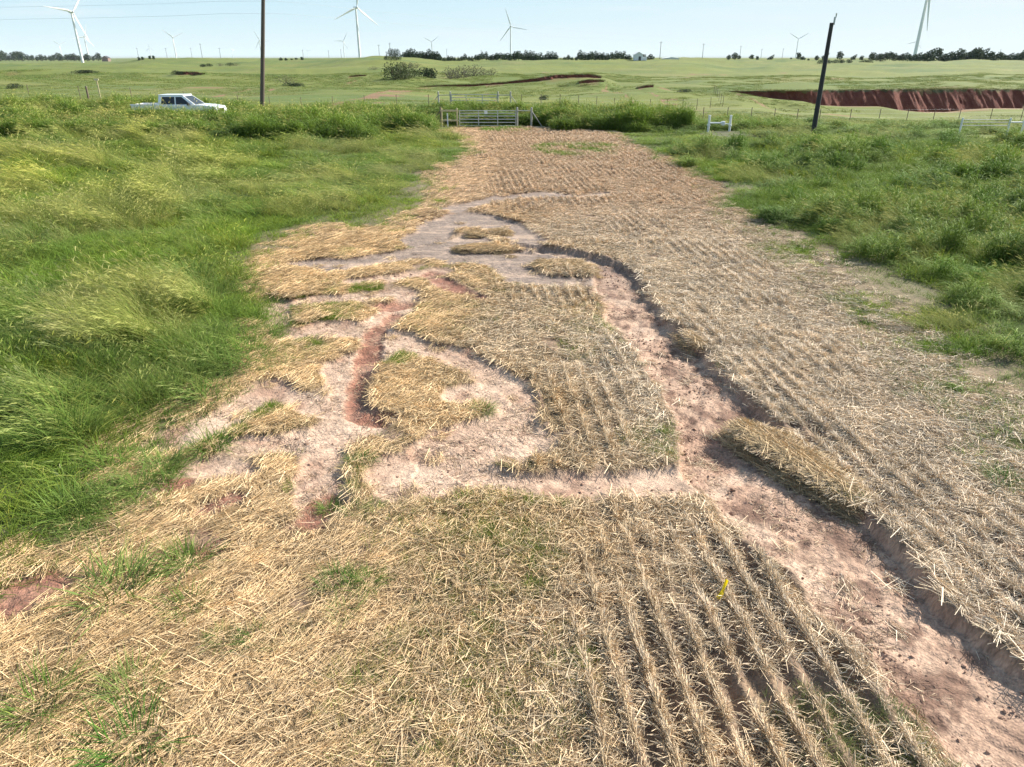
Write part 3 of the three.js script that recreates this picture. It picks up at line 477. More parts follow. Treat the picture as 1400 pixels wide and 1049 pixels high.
{ // green on both sides
  const r = rng(202);
  const sow = (D0, D1, n, big) => {
    for (let i = 0; i < n; i++) {
      const D = Math.sqrt(lerp(D0 * D0, D1 * D1, r())), k = (r() * 2 - 1) * 0.86, x = k * D + (D < 8 ? (r() - .5) * 6 : 0);
      const o = site(x, D);
      if (o.field > 0.9) continue;
      const right = x > 0, patch = fbm(x * .8 + 33, D * .6, 3);
      const e = -o.field + patch * (right ? 3.2 : 0.9) - (right ? lerp(2.1, 0.9, sstep(18, 28, D)) : 0.1) - (!right ? 1.6 * sstep(17, 20, D) * sstep(36, 28, D) * sstep(-9.5, -6, x) : 0);
      if (e < 0.0 - 0.25 * r()) { if (o.field < 0.15 && r() < (right ? .5 + .6 * patch : .6)) low.add(Math.floor(r() * 3), x, o.h, -D, r() * 6.283, big * (.8 + .7 * r()), big * (.6 + .8 * r()), greenAt(x, D, r)); continue; }
      const [bd, id] = bunch(x + .3 * noise(x, D), D + .3 * noise(x + 9, D), D > 30 ? 1.7 : 1.05), [bd2, id2] = bunch(x, D, 3.1);
      const full = sstep(0, right ? 2.6 : 1.3, e), hump = sstep(0.85, 0.1, bd);
      let c = greenAt(x, D, r); c = mix3(c, [GREEN.lime, GREEN.mid, GREEN.blue, GREEN.deep][Math.floor(id * 3.99)], .4); c = mix3(c, GREEN.hay, id2 > .72 ? .3 : 0); c = gain(c, 0.7 + 0.6 * id);
      const S = big * (0.8 + 0.45 * r()), Y = (S / big) * (1 + 0.3 * (big - 1)) * (right ? lerp(1, 0.55, sstep(38, 50, D)) : lerp(1, 0.6, sstep(20, 30, D) * sstep(50, 44, D) * sstep(-16, -9, x)));
      if (r() > 0.3 + 0.7 * full) { low.add(Math.floor(r() * 3), x, o.h, -D, r() * 6.283, S * 1.2, Y * (1 + r()), c); continue; }
      const T = lerp(0.5, 1, full) * lerp(0.14, 1.25, hump) * (0.55 + 0.75 * (id * .5 + id2 * .5)) * (0.8 + .35 * r());
      if (id2 < (right ? .42 : .28) && r() < .9) { tall.add(3 + (r() < .5 ? 0 : 1), x, o.h, -D, r() * 6.283, S, Y * (0.35 + .6 * T), mix3(c, GREEN.lime, .25)); continue; }
      if (right && id > .5 && r() < .75) coarse.add(Math.floor(r() * 3), x, o.h, -D, r() * 6.283, S * .55, Y * .55 * T, mix3(c, GREEN.mid, .4));
      else tall.add(id2 > .72 && r() < .6 ? 5 : Math.floor(r() * 3), x, o.h, -D, (id - .5) * 2.6 + (r() - .5) * 1.6, S * (.8 + .25 * T), Y * T, c);
    }
  };
  sow(1.5, 9, 5400, 1); sow(9, 16, 8200, 1); sow(16, 28, 12500, 1.25); sow(28, 46, 13500, 1.7); sow(46, 66, 9500, 2.2);
  // sprouts inside the strip
  for (let i = 0; i < 9000; i++) {
    const g = GREENS[Math.floor(r() * GREENS.length)], a = r() * 6.283, q = g[2] * 1.3 * Math.sqrt(r()), x = g[0] + Math.cos(a) * q, D = g[1] + Math.sin(a) * q * (g[1] > 20 ? 1.8 : 1.1), o = site(x, D);
    if (Math.min(o.ch, o.silt, o.red, o.grey) < 0.03 && o.isl > 0) continue; if (r() > (g[1] > 30 ? .9 : 0.42)) continue;
    const S = 0.5 + 0.45 * r(); low.add(Math.floor(r() * 2), x, o.h + .02, -D, r() * 6.283, S * (g[1] > 30 ? 1.8 : .8), S * 1.1, mix3(GREEN.mid, GREEN.lime, r()).map(v => v * .9));
  }
  for (let i = 0; i < 5200; i++) { const x = -4.5 + 8.5 * r(), D = 3.3 + 14 * r() * r(), o = site(x, D); if (o.field < 0.2 || Math.min(o.ch, o.silt, o.grey) < 0.05 || fbm(x * .8 + 3, D * .8 + 40, 3) < 0.02 + .2 * r()) continue; low.add(Math.floor(r() * 2), x, o.h + .01, -D, r() * 6.283, 0.4 + .5 * r(), 0.5 + .5 * r(), mix3(GREEN.blue, [0.2, 0.22, 0.07], r())); }
  // patchy regrowth in the thin margin and the greener spots of the far strip
  for (let i = 0; i < 15000; i++) {
    const D = 4 + 34 * r(), x = 3.5 + 9 * r(), o = site(x, D), n = fbm(x * .9 + 5, D * .8, 3);
    if (o.field > 0.5 || o.field < -4 || n < 0.06 + 0.35 * sstep(-1, .5, o.field) + .15 * r()) continue;
    if (r() < .35) tall.add(3 + (r() < .5 ? 0 : 1), x, o.h, -D, r() * 6.283, .8 + .4 * r(), .3 + .5 * r() * sstep(0, -2.5, o.field), greenAt(x, D, r)); else low.add(Math.floor(r() * 3), x, o.h, -D, r() * 6.283, .9 + .6 * r(), .8 + .9 * r(), greenAt(x, D, r));
  }
  for (const g of GREENS) if (g[1] > 30) for (let i = 0; i < 900; i++) { const a = r() * 6.283, q = g[2] * Math.sqrt(r()), x = g[0] + Math.cos(a) * q * 1.2, D = g[1] + Math.sin(a) * q * 1.5; if (noise(x * 1.4, D * .9) < -.3 + .3 * r()) continue; low.add(Math.floor(r() * 3), x, H(x, D), -D, r() * 6.283, 1.4 + .6 * r(), 1.5 + r(), gain(GREEN.mid, .9 + .5 * r())); }
  // verge: coarse tall grass in front of the road and in the ditch behind the gate
  const verge = (n, x0, x1, D0, D1, tallness, keep) => { for (let i = 0; i < n; i++) { const x = lerp(x0, x1, r()), D = lerp(D0, D1, r()); if (keep && !keep(x, D)) continue; const vn = fbm(x * .45 + 12, D * .6, 3); if (vn < -.32 && r() < .7) continue; const c = mix3(mix3(mix3(GREEN.mid, GREEN.deep, clamp(.3 - vn * 1.5)), GREEN.lime, r() * .6), GREEN.hay, clamp(1.3 * fbm(x * .2 + 31, D * .3, 3))); const low1 = x < -17 && x > -30 && D < 54 ? .8 : 1; if (r() < .22 * low1 * low1) tall.add(5, x, H(x, D), -D, (r() - .5) * 2, 1.5, tallness * (1.5 + .7 * r()) * (1 + .8 * vn), mix3(c, GREEN.hay, .5)); coarse.add(Math.floor(r() * 3), x, H(x, D), -D, r() * 6.283, 1 + .4 * r(), low1 * tallness * (0.75 + 0.45 * r()) * (1 + .75 * vn), c); } };
  verge(5200, -52, -9, 45, 52.5, 0.95); verge(900, -31, -17, 49, 53, 1.08); verge(3000, -17, -5.6, 50, 57.5, 0.95); verge(3200, -12, 12, 60, 66, 0.8); verge(1500, 1.9, 13, 54, 61, 1.1, (x, D) => x > 3 || D > 58.6); verge(700, 8, 22, 53, 62, 0.5); verge(2600, -60, -9, 60, 66, 0.8);
  verge(900, -5.6, 1.9, 59, 61, 0.75);
  // pasture beyond
  for (let i = 0; i < 60000; i++) {
    const D = Math.sqrt(lerp(62 * 62, 230 * 230, Math.pow(r(), 1.35))), x = (r() * 2 - 1) * 0.86 * D; let skip = false;
    for (const b of BANKS) { const q = bankAt(b, x); if (q && D > q[0] - 2.5 * (q[2] - q[1]) && D < q[0] + 3.4) skip = true; } if (skip) continue;
    const n1 = fbm(x / 12, D / 8, 3), S = (0.6 + 0.5 * r()) * (0.7 + D / 160), short = D > 75 ? 0.55 : 0.9;
    if (D > 75 && n1 < -0.15) continue;
    const c = mix3(mix3([0.17, 0.225, 0.035], [0.095, 0.18, 0.025], clamp(.5 + n1 * 1.3)), [0.25, 0.235, 0.09], r() * .5);
    pasture.add(r() < .5 ? 0 : 1, x, land(x, D) - 0.02, -D, (r() - .5) * 2, S, S * short * (0.5 + .7 * r()), c);
  }
  // fringe of grass hanging over the lips of the banks
  for (const b of BANKS) { const L = b[0][0], W = b[b.length - 1][0] - L; for (let i = 0; i < W * 9; i++) { const x = L + W * r(), q = bankAt(b, x), hg = q[2] - q[1], sl = b === BANK_R ? lerp(.25, 1.15, sstep(42, 45, x)) : b === BANK_M ? lerp(.4, 1, sstep(2, 8, x)) : 1; pasture.add(r() < .5 ? 0 : 1, x, q[2] - 0.05, -(q[0] + sl * hg * .85 - .25 + 0.5 * fbm(x * .55, 3, 3) * Math.min(1, hg) + r() * .6), r() * 6.28, 0.6 + .4 * r(), 0.7 + .6 * r(), mix3([0.09, 0.12, 0.035], [0.2, 0.2, 0.07], r())); } }
}
for (const m of [tall, low, coarse, straw, pasture]) m.done();
// ---------- single grass clumps in the straw ----------
{
  const r = rng(303), geos = [51, 52, 53].map(s => grassTuft(s, { n: 260, len: 0.3, rad: 0.17, wid: 0.0075, lean: 0.25, spread: 1.5, bend: 1.3, dry: 0.05 }));
  const tones = [[0.08, 0.18, 0.025], [0.14, 0.23, 0.04], [0.2, 0.28, 0.07]];
  const mats = tones.map(c => { const m = leafy(0.6, 0.42); m.color.setRGB(...c); return m; });
  const looks = ['dark green grass clump rooted alone in the straw', 'soft mid green grass clump rooted alone in the straw', 'pale feathery green grass clump rooted alone in the straw'];
  CLUMPS.forEach(([x, D], i) => {
    const k = [0, 2, 1, 1, 0, 1, 0, 1, 0, 1, 2, 1, 2, 2, 1, 0, 2, 0, 1, 1][i] ?? 1, s = [0.75, 1.5, 1, .8, 1.2, 1.1, .7, .6, .6, 1.1, 1.1, .6, .7, .6, .5, .8, .9, .5, .7, 1.3][i] ?? .7;
    const m = new THREE.Mesh(geos[i % 3], mats[k]); m.name = numbered('grass_clump'); m.position.set(x, H(x, D), -D); m.rotation.y = r() * 6; m.scale.set(s * 1.25, s * 1.1, s * 1.25); m.castShadow = m.receiveShadow = true; scene.add(m);
    tag(m, looks[k], 'grass clump', looks[k].split(' ').slice(0, 2).join(' ') + ' clumps in the straw');
  });
}
// ---------- clods lying in the channel ----------
{
  const r = rng(77), M = [], g = new THREE.IcosahedronGeometry(1, 1), p = g.attributes.position; for (let i = 0; i < p.count; i++) { const k = 0.8 + 0.3 * noise(p.getX(i) * 2 + 5, p.getY(i) * 2 + p.getZ(i) * 3); p.setXYZ(i, p.getX(i) * k, p.getY(i) * k * .6, p.getZ(i) * k); } g.computeVertexNormals();
  const d = new THREE.Object3D(), K = [];
  for (let i = 0; i < 26000 && M.length < 16 * 2600; i++) { const D = 3 + 16.5 * r(), x = -5 + 11 * r(), o = site(x, D); const inCh = o.ch < -0.08 && o.isl > .05, inS = (o.silt < -.05 || o.red < -.03) && r() < .12; if (!(inCh || inS)) continue; if (inCh && fbm(x * 2.3, D * 2.3, 3) < -0.05) continue; const s = 0.008 + 0.03 * r() * r() * r(); d.position.set(x, o.h + s * .2, -D); d.rotation.set(r(), r() * 6, r()); d.scale.set(s * (1 + r()), s, s * (1 + r())); d.updateMatrix(); M.push(...d.matrix.elements); K.push(...mix3([0.19, 0.11, 0.075], [0.42, 0.27, 0.19], r())); }
  const m = new THREE.InstancedMesh(g, lin(1, 1, 1, 0.95), M.length / 16); m.instanceMatrix.array.set(M); m.instanceColor = new THREE.InstancedBufferAttribute(new Float32Array(K), 3); m.name = 'soil_clods'; m.castShadow = m.receiveShadow = true; scene.add(m); tag(m, 'small brown soil clods scattered on the gully floor', 'soil', null, 'stuff');
}
// ---------- wind turbines ----------
const whiteGel = lin(0.78, 0.79, 0.80, 0.5), greyGel = lin(0.5, 0.52, 0.54, 0.6);
{
  const tower = new THREE.LatheGeometry([[2.15, 0], [2.1, 10], [1.9, 40], [1.55, 70], [1.3, 78.4], [1.3, 78.6]].map(p => new THREE.Vector2(...p)), 24);
  const nac = new RoundedBoxGeometry(3.6, 3.7, 10, 3, 0.9); nac.translate(0, 0, -1.6);
  const hubG = new THREE.LatheGeometry([[0, 2.6], [0.9, 2.3], [1.5, 1.4], [1.75, 0.2], [1.7, -1.2], [0, -1.2]].map(p => new THREE.Vector2(...p)), 20); hubG.rotateX(Math.PI / 2); hubG.translate(0, 0, 4.6);
  const bladeG = (() => { const P = [], I = [], n = 10, st = [[0.8, 0.85, 0.85, 0], [3, 0.9, 0.85, .1], [8, 1.75, 0.55, .35], [14, 1.65, 0.4, .3], [24, 1.25, 0.26, .18], [34, .9, .17, .1], [42, .6, .1, .05], [46.5, .3, .05, .02], [47, .04, .02, 0]];
    for (const [y, c, t, tw] of st) for (let k = 0; k < n; k++) { const a = k / n * 6.283, X = c * Math.cos(a) + c * .35 * (y > 5 ? 1 : 0), Z = t * Math.sin(a); P.push(X * Math.cos(tw) - Z * Math.sin(tw), y, X * Math.sin(tw) + Z * Math.cos(tw)); }
    for (let s = 0; s < st.length - 1; s++) for (let k = 0; k < n; k++) { const a = s * n + k, b = s * n + (k + 1) % n; I.push(a, a + n, b, b, a + n, b + n); }
    const g = new THREE.BufferGeometry(); g.setAttribute('position', new THREE.Float32BufferAttribute(P, 3)); g.setIndex(I); g.computeVertexNormals(); return g; })();
  const proto = new THREE.Group();
  part('tower', tower, whiteGel, proto);
  const head = 80; const n = part('nacelle', nac, whiteGel, proto); n.position.y = head;
  const hb = part('hub', hubG, greyGel, proto); hb.position.y = head;
  for (let k = 0; k < 3; k++) { const b = part('blade', bladeG, whiteGel, proto); b.position.set(0, head, 4.6); }
  const T = [
    [-757, 1367, -3.7, -82, 'large white wind turbine overlapping a farther one above the dark tree belt', 28],
    [-1779, 3266, 3.9, 140, 'white wind turbine partly behind the large turbine near the tree belt', 20],
    [-3414, 5900, 13.1, -55, 'small distant wind turbine above the tree belt beside the large turbine', 10],
    [-3119, 6721, -3, -5, 'small distant wind turbine standing over little bushes on the ridge', -10],
    [-1410, 3264, 1.1, -53, 'white wind turbine with two blades raised in a V above the bare ridge', 12],
    [-2809, 7829, -11, -40, 'tiny distant turbine seen edge on beside far utility poles', 60],
    [-1170, 3633, -2.4, -28, 'white wind turbine half hidden behind the bare wooden pole', 8],
    [-2049, 7823, -17.7, -55, 'tiny distant turbine between the bare wooden pole and the green hilltop', 5],
    [-848, 3936, 0.3, 30, 'slender wind turbine close behind the tall hilltop turbine', 5],
    [-273, 1394, 4.5, 5, 'tall white wind turbine rising behind the green hilltop', 25],
    [-1020, 7213, -28.3, -30, 'distant turbine mostly hidden at the start of the dark tree row', 15],
    [-404, 3933, -3, -65, 'wind turbine behind the tree row with two blades spread upward', 8],
    [-177, 7207, -34.4, 28, 'distant turbine with only rotor tips above the dark tree row', 6],
    [-4, 2215, 4.3, -20, 'wind turbine with one level blade behind the middle of the tree row', 10],
    [1328, 3639, 3.8, -60, 'lone wind turbine above scattered trees near the leaning dark pole', 0],
    [510, 985, 1.7, 172, 'nearest huge wind turbine tower with one blade hanging down', 20],
    [2029, 3933, -3, 16, 'wind turbine hidden behind the huge tower above the trees', 10],
    [2621, 3930, -6.4, -20, 'distant wind turbine past the end of the tree belt', 10]];
  T.forEach(([x, D, h, a, label, yaw]) => {
    const t = proto.clone(); t.name = numbered('wind_turbine'); scene.add(t); tag(t, label, 'wind turbine', 'wind turbines on the ridges');
    const g = land(x, D), s = (h + 80 - g) / 80; t.position.set(x, g - 0.2, -D); t.scale.setScalar(s);
    t.rotation.y = R(yaw) - Math.atan2(x, D);
    let k = 0; t.children.forEach(c => { if (c.name === 'blade') c.rotation.z = -R(a + 120 * k++); });
  });
}
// ---------- utility poles ----------
{
  const wood = lin(0.11, 0.085, 0.07, 0.9), dark = lin(0.03, 0.028, 0.03, 0.8), steel = lin(0.45, 0.46, 0.47, 0.45, { metalness: 0.6 });
  const p1 = base('utility_pole', 'tall weathered brown wooden pole rising beyond the road past the pickup', 'utility pole', null, [-21.6, land(-21.6, 65) - 0.1, -65]);
  const g1 = new THREE.CylinderGeometry(0.13, 0.19, 12.5, 16, 6); g1.translate(0, 6.25, 0); part('pole', g1, wood, p1); p1.rotation.z = -R(9);
  const br = new THREE.CylinderGeometry(0.142, 0.146, 0.06, 16); br.translate(0, 6.9, 0); part('band', br, steel, p1);
  const p2 = base('utility_pole', 'short black pole with a small bracket on top beside the green verge', 'utility pole', null, [20.2, land(20.2, 50) - 0.1, -50]);
  const g2 = new THREE.CylinderGeometry(0.12, 0.165, 6.85, 16, 4); g2.translate(0, 3.42, 0); part('pole', g2, dark, p2);
  const bk = mergeGeometries([new THREE.BoxGeometry(0.1, 0.45, 0.06).translate(0.14, 6.95, 0), new THREE.CylinderGeometry(0.05, 0.03, 0.25, 8).toNonIndexed().translate(0.2, 7.25, 0)].map(q => q.index ? q.toNonIndexed() : q)); part('bracket', bk, steel, p2);
  // far-off poles of the line along the ridge
  const grey = lin(0.22, 0.22, 0.22, 0.9), far = new THREE.Group();
  const pg = new THREE.CylinderGeometry(0.16, 0.24, 12, 8); pg.translate(0, 6, 0); part('pole', pg, grey, far); const ca = new THREE.BoxGeometry(2.2, 0.16, 0.16); ca.translate(0, 11.2, 0); part('crossarm', ca, grey, far);
  const XS = [[190, 800], [229, 800], [263, 950], [277, 700], [302, 760], [415, 900], [450, 900], [467, 950], [519, 700], [534, 600], [611, 900], [658, 1000], [902, 560], [960, 640], [1011, 740], [1040, 900], [1069, 900], [1365, 950]];
  for (const [px, D] of XS) { const x = (px - 700) / 965 / 1.1 * D, o = far.clone(); o.name = numbered('distant_pole'); o.position.set(x, land(x, D) - .2, -D); scene.add(o); tag(o, 'thin grey utility pole standing far off on the ridge line', 'utility pole', 'far utility poles along the ridge'); }
  // two slack wires through the tall pole
  const wire = lin(0.4, 0.42, 0.44, 0.6);
  for (const y of [9.2, 8.3]) { const a = new THREE.Vector3(-140, y + 3, -72), m = new THREE.Vector3(-20.3, y, -64.9), b = new THREE.Vector3(200, y + 6, -420); const sag = (p, q, n) => [...Array(n + 1).keys()].map(i => { const t = i / n; return p.clone().lerp(q, t).add(new THREE.Vector3(0, -4 * t * (1 - t) * (n > 20 ? 3 : 1.6), 0)); });
    const g = new THREE.TubeGeometry(new THREE.CatmullRomCurve3([...sag(a, m, 16), ...sag(m, b, 30).slice(1)]), 120, 0.007, 5); const o = new THREE.Mesh(g, wire); o.name = numbered('overhead_wire'); o.castShadow = true; scene.add(o); tag(o, y > 9 ? 'upper thin overhead wire strung past the wooden pole' : 'lower thin overhead wire strung past the wooden pole', 'wire', 'overhead wires'); }
}
// ---------- gates, braces, fence ----------
const galv = lin(0.42, 0.43, 0.42, 0.5, { metalness: 0.35 }), postGrey = lin(0.36, 0.35, 0.32, 0.8), whiteP = lin(0.72, 0.73, 0.73, 0.5), tan = lin(0.55, 0.45, 0.27, 0.8), rust = lin(0.16, 0.12, 0.09, 0.9);
const cyl = (a, b, r, seg = 8) => { const d = new THREE.Vector3().subVectors(b, a), g = new THREE.CylinderGeometry(r, r, d.length(), seg); g.applyQuaternion(new THREE.Quaternion().setFromUnitVectors(new THREE.Vector3(0, 1, 0), d.clone().normalize())); g.translate((a.x + b.x) / 2, (a.y + b.y) / 2, (a.z + b.z) / 2); return g; };
const v3 = (x, y, z = 0) => new THREE.Vector3(x, y, z);
function gate(name, label, x0, x1, D, y0, y1, ups, rails, sign) {
  const h = y0, o = base(name, label, 'gate', null, [(x0 + x1) / 2, h, -D]), w = (x1 - x0) / 2, top = y1 - y0;
  for (const t of rails) part('rail', cyl(v3(-w, t * top), v3(w, t * top), 0.028), galv, o);
  for (const s of [-1, 1]) part('end_tube', cyl(v3(s * w, rails[0] * top - .03), v3(s * w, top + .03), 0.03), galv, o);
  for (const u of ups) { const b = new RoundedBoxGeometry(0.07, top * (1 - rails[0]), 0.03, 1, 0.008); b.translate(lerp(-w, w, u), top * (1 + rails[0]) / 2, 0.035); part('upright', b, galv, o); }
  if (sign) { const b = new RoundedBoxGeometry(0.24, 0.24, 0.01, 1, 0.004); b.translate(lerp(-w, w, sign), top * 0.9, 0.06); part('sign_plate', b, whiteP, o); }
  return o;
}
function brace(label, xs, D, y0, top, diagTo, barY, r = 0.07, mat = postGrey) {
  const o = base('brace_post', label, 'fence brace', 'pipe braces beside the gates', [xs[0], y0, -D]);
  for (const x of xs) { const p = part('post', cyl(v3(x - xs[0], -0.2), v3(x - xs[0], top - y0), r, 12), mat, o); const c = new THREE.SphereGeometry(r * 1.05, 12, 6, 0, 6.283, 0, 1.57); c.translate(x - xs[0], top - y0, 0); part('cap', c, mat, p); }
  if (xs.length > 1) for (const b of barY) part('crossbar', cyl(v3(0, b - y0), v3(xs[1] - xs[0], b - y0), r * .5), mat, o);
  if (diagTo) { const far = Math.abs(diagTo - xs[0]) < Math.abs(diagTo - xs[xs.length - 1]) ? xs[0] : xs[xs.length - 1]; part('diagonal_stay', cyl(v3(far - xs[0], (barY[0] ?? top) - y0), v3(diagTo - xs[0], -0.05), r * .5), mat, o); }
}
const gy = land(-2, 58);
gate('farm_gate', 'grey pipe farm gate with small plate closing the straw strip', -4.05, 0.28, 58, gy + 0.05, gy + 1.2, [0.34, 0.68], [0.06, 0.26, 0.46, 0.66, 0.84, 1], 0.47);
brace('pale pipe brace hinging the gate at the end of the straw strip', [0.4, 1.5], 58, gy, gy + 1.38, 2.4, [gy + 1.2]);
brace('single rusty gate post beside the tan wooden frame', [-5.5], 58.05, gy, gy + 1.42, -6.6, [gy + 1.2], 0.06, rust);
{ // tan timber frame
  const o = base('timber_frame', 'tan wooden frame with crossboards beside the farm gate', 'frame', null, [-4.8, gy, -57.8]);
  for (const x of [-0.6, 0.58]) { const b = new RoundedBoxGeometry(0.1, 1.5, 0.1, 1, 0.012); b.translate(x, 0.65, 0); part('post', b, tan, o); }
  for (const y of [1.22, 0.52]) { const b = new RoundedBoxGeometry(1.36, 0.12, 0.05, 1, 0.01); b.translate(0, y, 0.078); part('crossboard', b, tan, o); }
  const k = new RoundedBoxGeometry(0.09, 1.05, 0.04, 1, 0.01); k.translate(-0.15, 0.52, 0.13); part('upright_board', k, whiteP, o);
}
const ry = land(-3.5, 71);
gate('farm_gate', 'grey pipe farm gate on the rise across the road', -5.64, -1.41, 71, ry + 0.15, ry + 1.2, [0.32, 0.68], [0.06, 0.28, 0.52, 0.76, 1]);
brace('grey pipe brace at the hinge end of the gate across the road', [-5.75, -6.87], 71, ry, ry + 1.4, -7.8, [ry + 1.15, ry + .35]);
brace('grey pipe brace at the latch end of the gate across the road', [-1.3, -0.14], 71, ry, ry + 1.4, 0.8, [ry + 1.15, ry + .3]);
function fence(label, pts, wires, n) {
  const o = base('wire_fence', label, 'fence', null, [0, 0, 0]), tops = [];
  for (let s = 0; s < pts.length - 1; s++) for (let i = 0; i < n; i++) { const t = i / n, x = lerp(pts[s][0], pts[s + 1][0], t), D = lerp(pts[s][1], pts[s + 1][1], t), y = land(x, D); part('fence_post', cyl(v3(x, y - .2, -D), v3(x, y + 1.25, -D), 0.03, 6), rust, o); tops.push([x, y, D]); }
  for (const k of wires) part('wire', new THREE.TubeGeometry(new THREE.CatmullRomCurve3(tops.map(([x, y, D]) => v3(x, y + k, -D - 0.035))), tops.length * 3, 0.003, 4), galv, o);
}
fence('barbed wire fence climbing the slope from the gate across the road', [[0.9, 71], [12, 76], [27, 97], [31, 118]], [0.5, 0.85, 1.15], 6);
fence('barbed wire fence along the road behind the parked pickup', [[-7.8, 71], [-26, 72], [-58, 76]], [0.5, 0.85, 1.15], 6);
fence('barbed wire fence along the valley below the long red bank', [[16, 63], [27, 66], [44, 74], [62, 78]], [0.5, 0.85, 1.15], 5);
// ---------- white pipework, white rail fence, markers ----------
{
  const y = land(14.4, 52) - 0.05, o = base('pipe_riser', 'white pipe riser with two uprights and a valve in the grass', 'pipework', null, [14.4, y, -52]);
  for (const x of [-0.74, 0.74]) { part('riser', cyl(v3(x, -0.1), v3(x, 1.12), 0.075, 14), whiteP, o); part('flange', cyl(v3(x, 0.5), v3(x, 0.57), 0.12, 14), whiteP, o); part('cap', cyl(v3(x, 1.12), v3(x, 1.19), 0.095, 14), whiteP, o); }
  part('crosspipe', cyl(v3(-0.74, 0.68), v3(0.14, 0.68), 0.055, 12), whiteP, o); part('crosspipe', cyl(v3(0.36, 0.62), v3(0.74, 0.62), 0.03, 12), whiteP, o);
  const b = new RoundedBoxGeometry(0.24, 0.28, 0.2, 2, 0.05); b.translate(0.25, 0.66, 0); part('valve', b, whiteP, o); part('flange', cyl(v3(0.1, .66), v3(.14, .66), .12, 14), whiteP, o);
  const f = base('rail_fence', 'white pipe rail fence standing in the tall grass verge', 'fence', null, [33.2, land(33.2, 50), -50]);
  for (const x of [-3.2, 0, 0.95, 2.4]) part('post', cyl(v3(x, -0.1), v3(x, 1.1), 0.06, 10), whiteP, f);
  part('rail', cyl(v3(0, .82), v3(2.4, .82), 0.045), whiteP, f); for (const q of [0.62, 0.82, 0.98]) part('rail', cyl(v3(-3.2, q), v3(-.06, q), 0.02), galv, f);
  const s = base('marker_post', 'tan T shaped marker post standing in the pasture', 'marker post', null, [-40.6, land(-40.6, 75), -75]);
  const sh = new RoundedBoxGeometry(0.11, 1.75, 0.06, 1, 0.01); sh.translate(0, 0.85, 0); part('shaft', sh, tan, s); const hd = new RoundedBoxGeometry(0.46, 0.16, 0.07, 1, 0.01); hd.translate(-.02, 1.78, 0); part('head', hd, lin(.62, .55, .38), s);
  const w = base('fence_stub', 'short dark wooden post beside the tan marker post', 'post', null, [-41.8, land(-41.8, 75), -75]); part('shaft', cyl(v3(0, -.1), v3(0.02, 1.15), 0.09, 9), rust, w); part('cut_top', cyl(v3(0.02, 1.15), v3(.02, 1.17), .085, 9), postGrey, w);
  // yellow survey flag leaning in the stubble
  const [fx, fD] = FLAG[0], fl = base('survey_flag', 'small bright yellow survey flag on a wire in the stubble rows', 'flag', null, [fx, H(fx, fD), -fD]);
  part('wire_staff', cyl(v3(-0.012, -0.03, 0.02), v3(0.016, 0.27, -0.03), 0.0016, 6), rust, fl);
  const P = [], I = []; for (let j = 0; j <= 12; j++) for (let i = 0; i <= 4; i++) { const t = j / 12, u = i / 4, wd = lerp(0.075, 0.032, t) * (1 + .1 * Math.sin(t * 9)); P.push(-0.035 + 0.055 * t + (u - .5) * wd, 0.055 + 0.21 * t, 0.018 * Math.sin(u * 4 + t * 3) - 0.03 * t + .01); }
  for (let j = 0; j < 12; j++) for (let i = 0; i < 4; i++) { const a = j * 5 + i; I.push(a, a + 1, a + 6, a, a + 6, a + 5); }
  const g = new THREE.BufferGeometry(); g.setAttribute('position', new THREE.Float32BufferAttribute(P, 3)); g.setIndex(I); g.computeVertexNormals(); const ym = new THREE.MeshPhysicalMaterial({ color: new THREE.Color().setRGB(0.85, 0.68, 0.0), roughness: 0.9, transmission: 0.35, thickness: 0, side: THREE.DoubleSide }); part('flag', g, ym, fl);
}
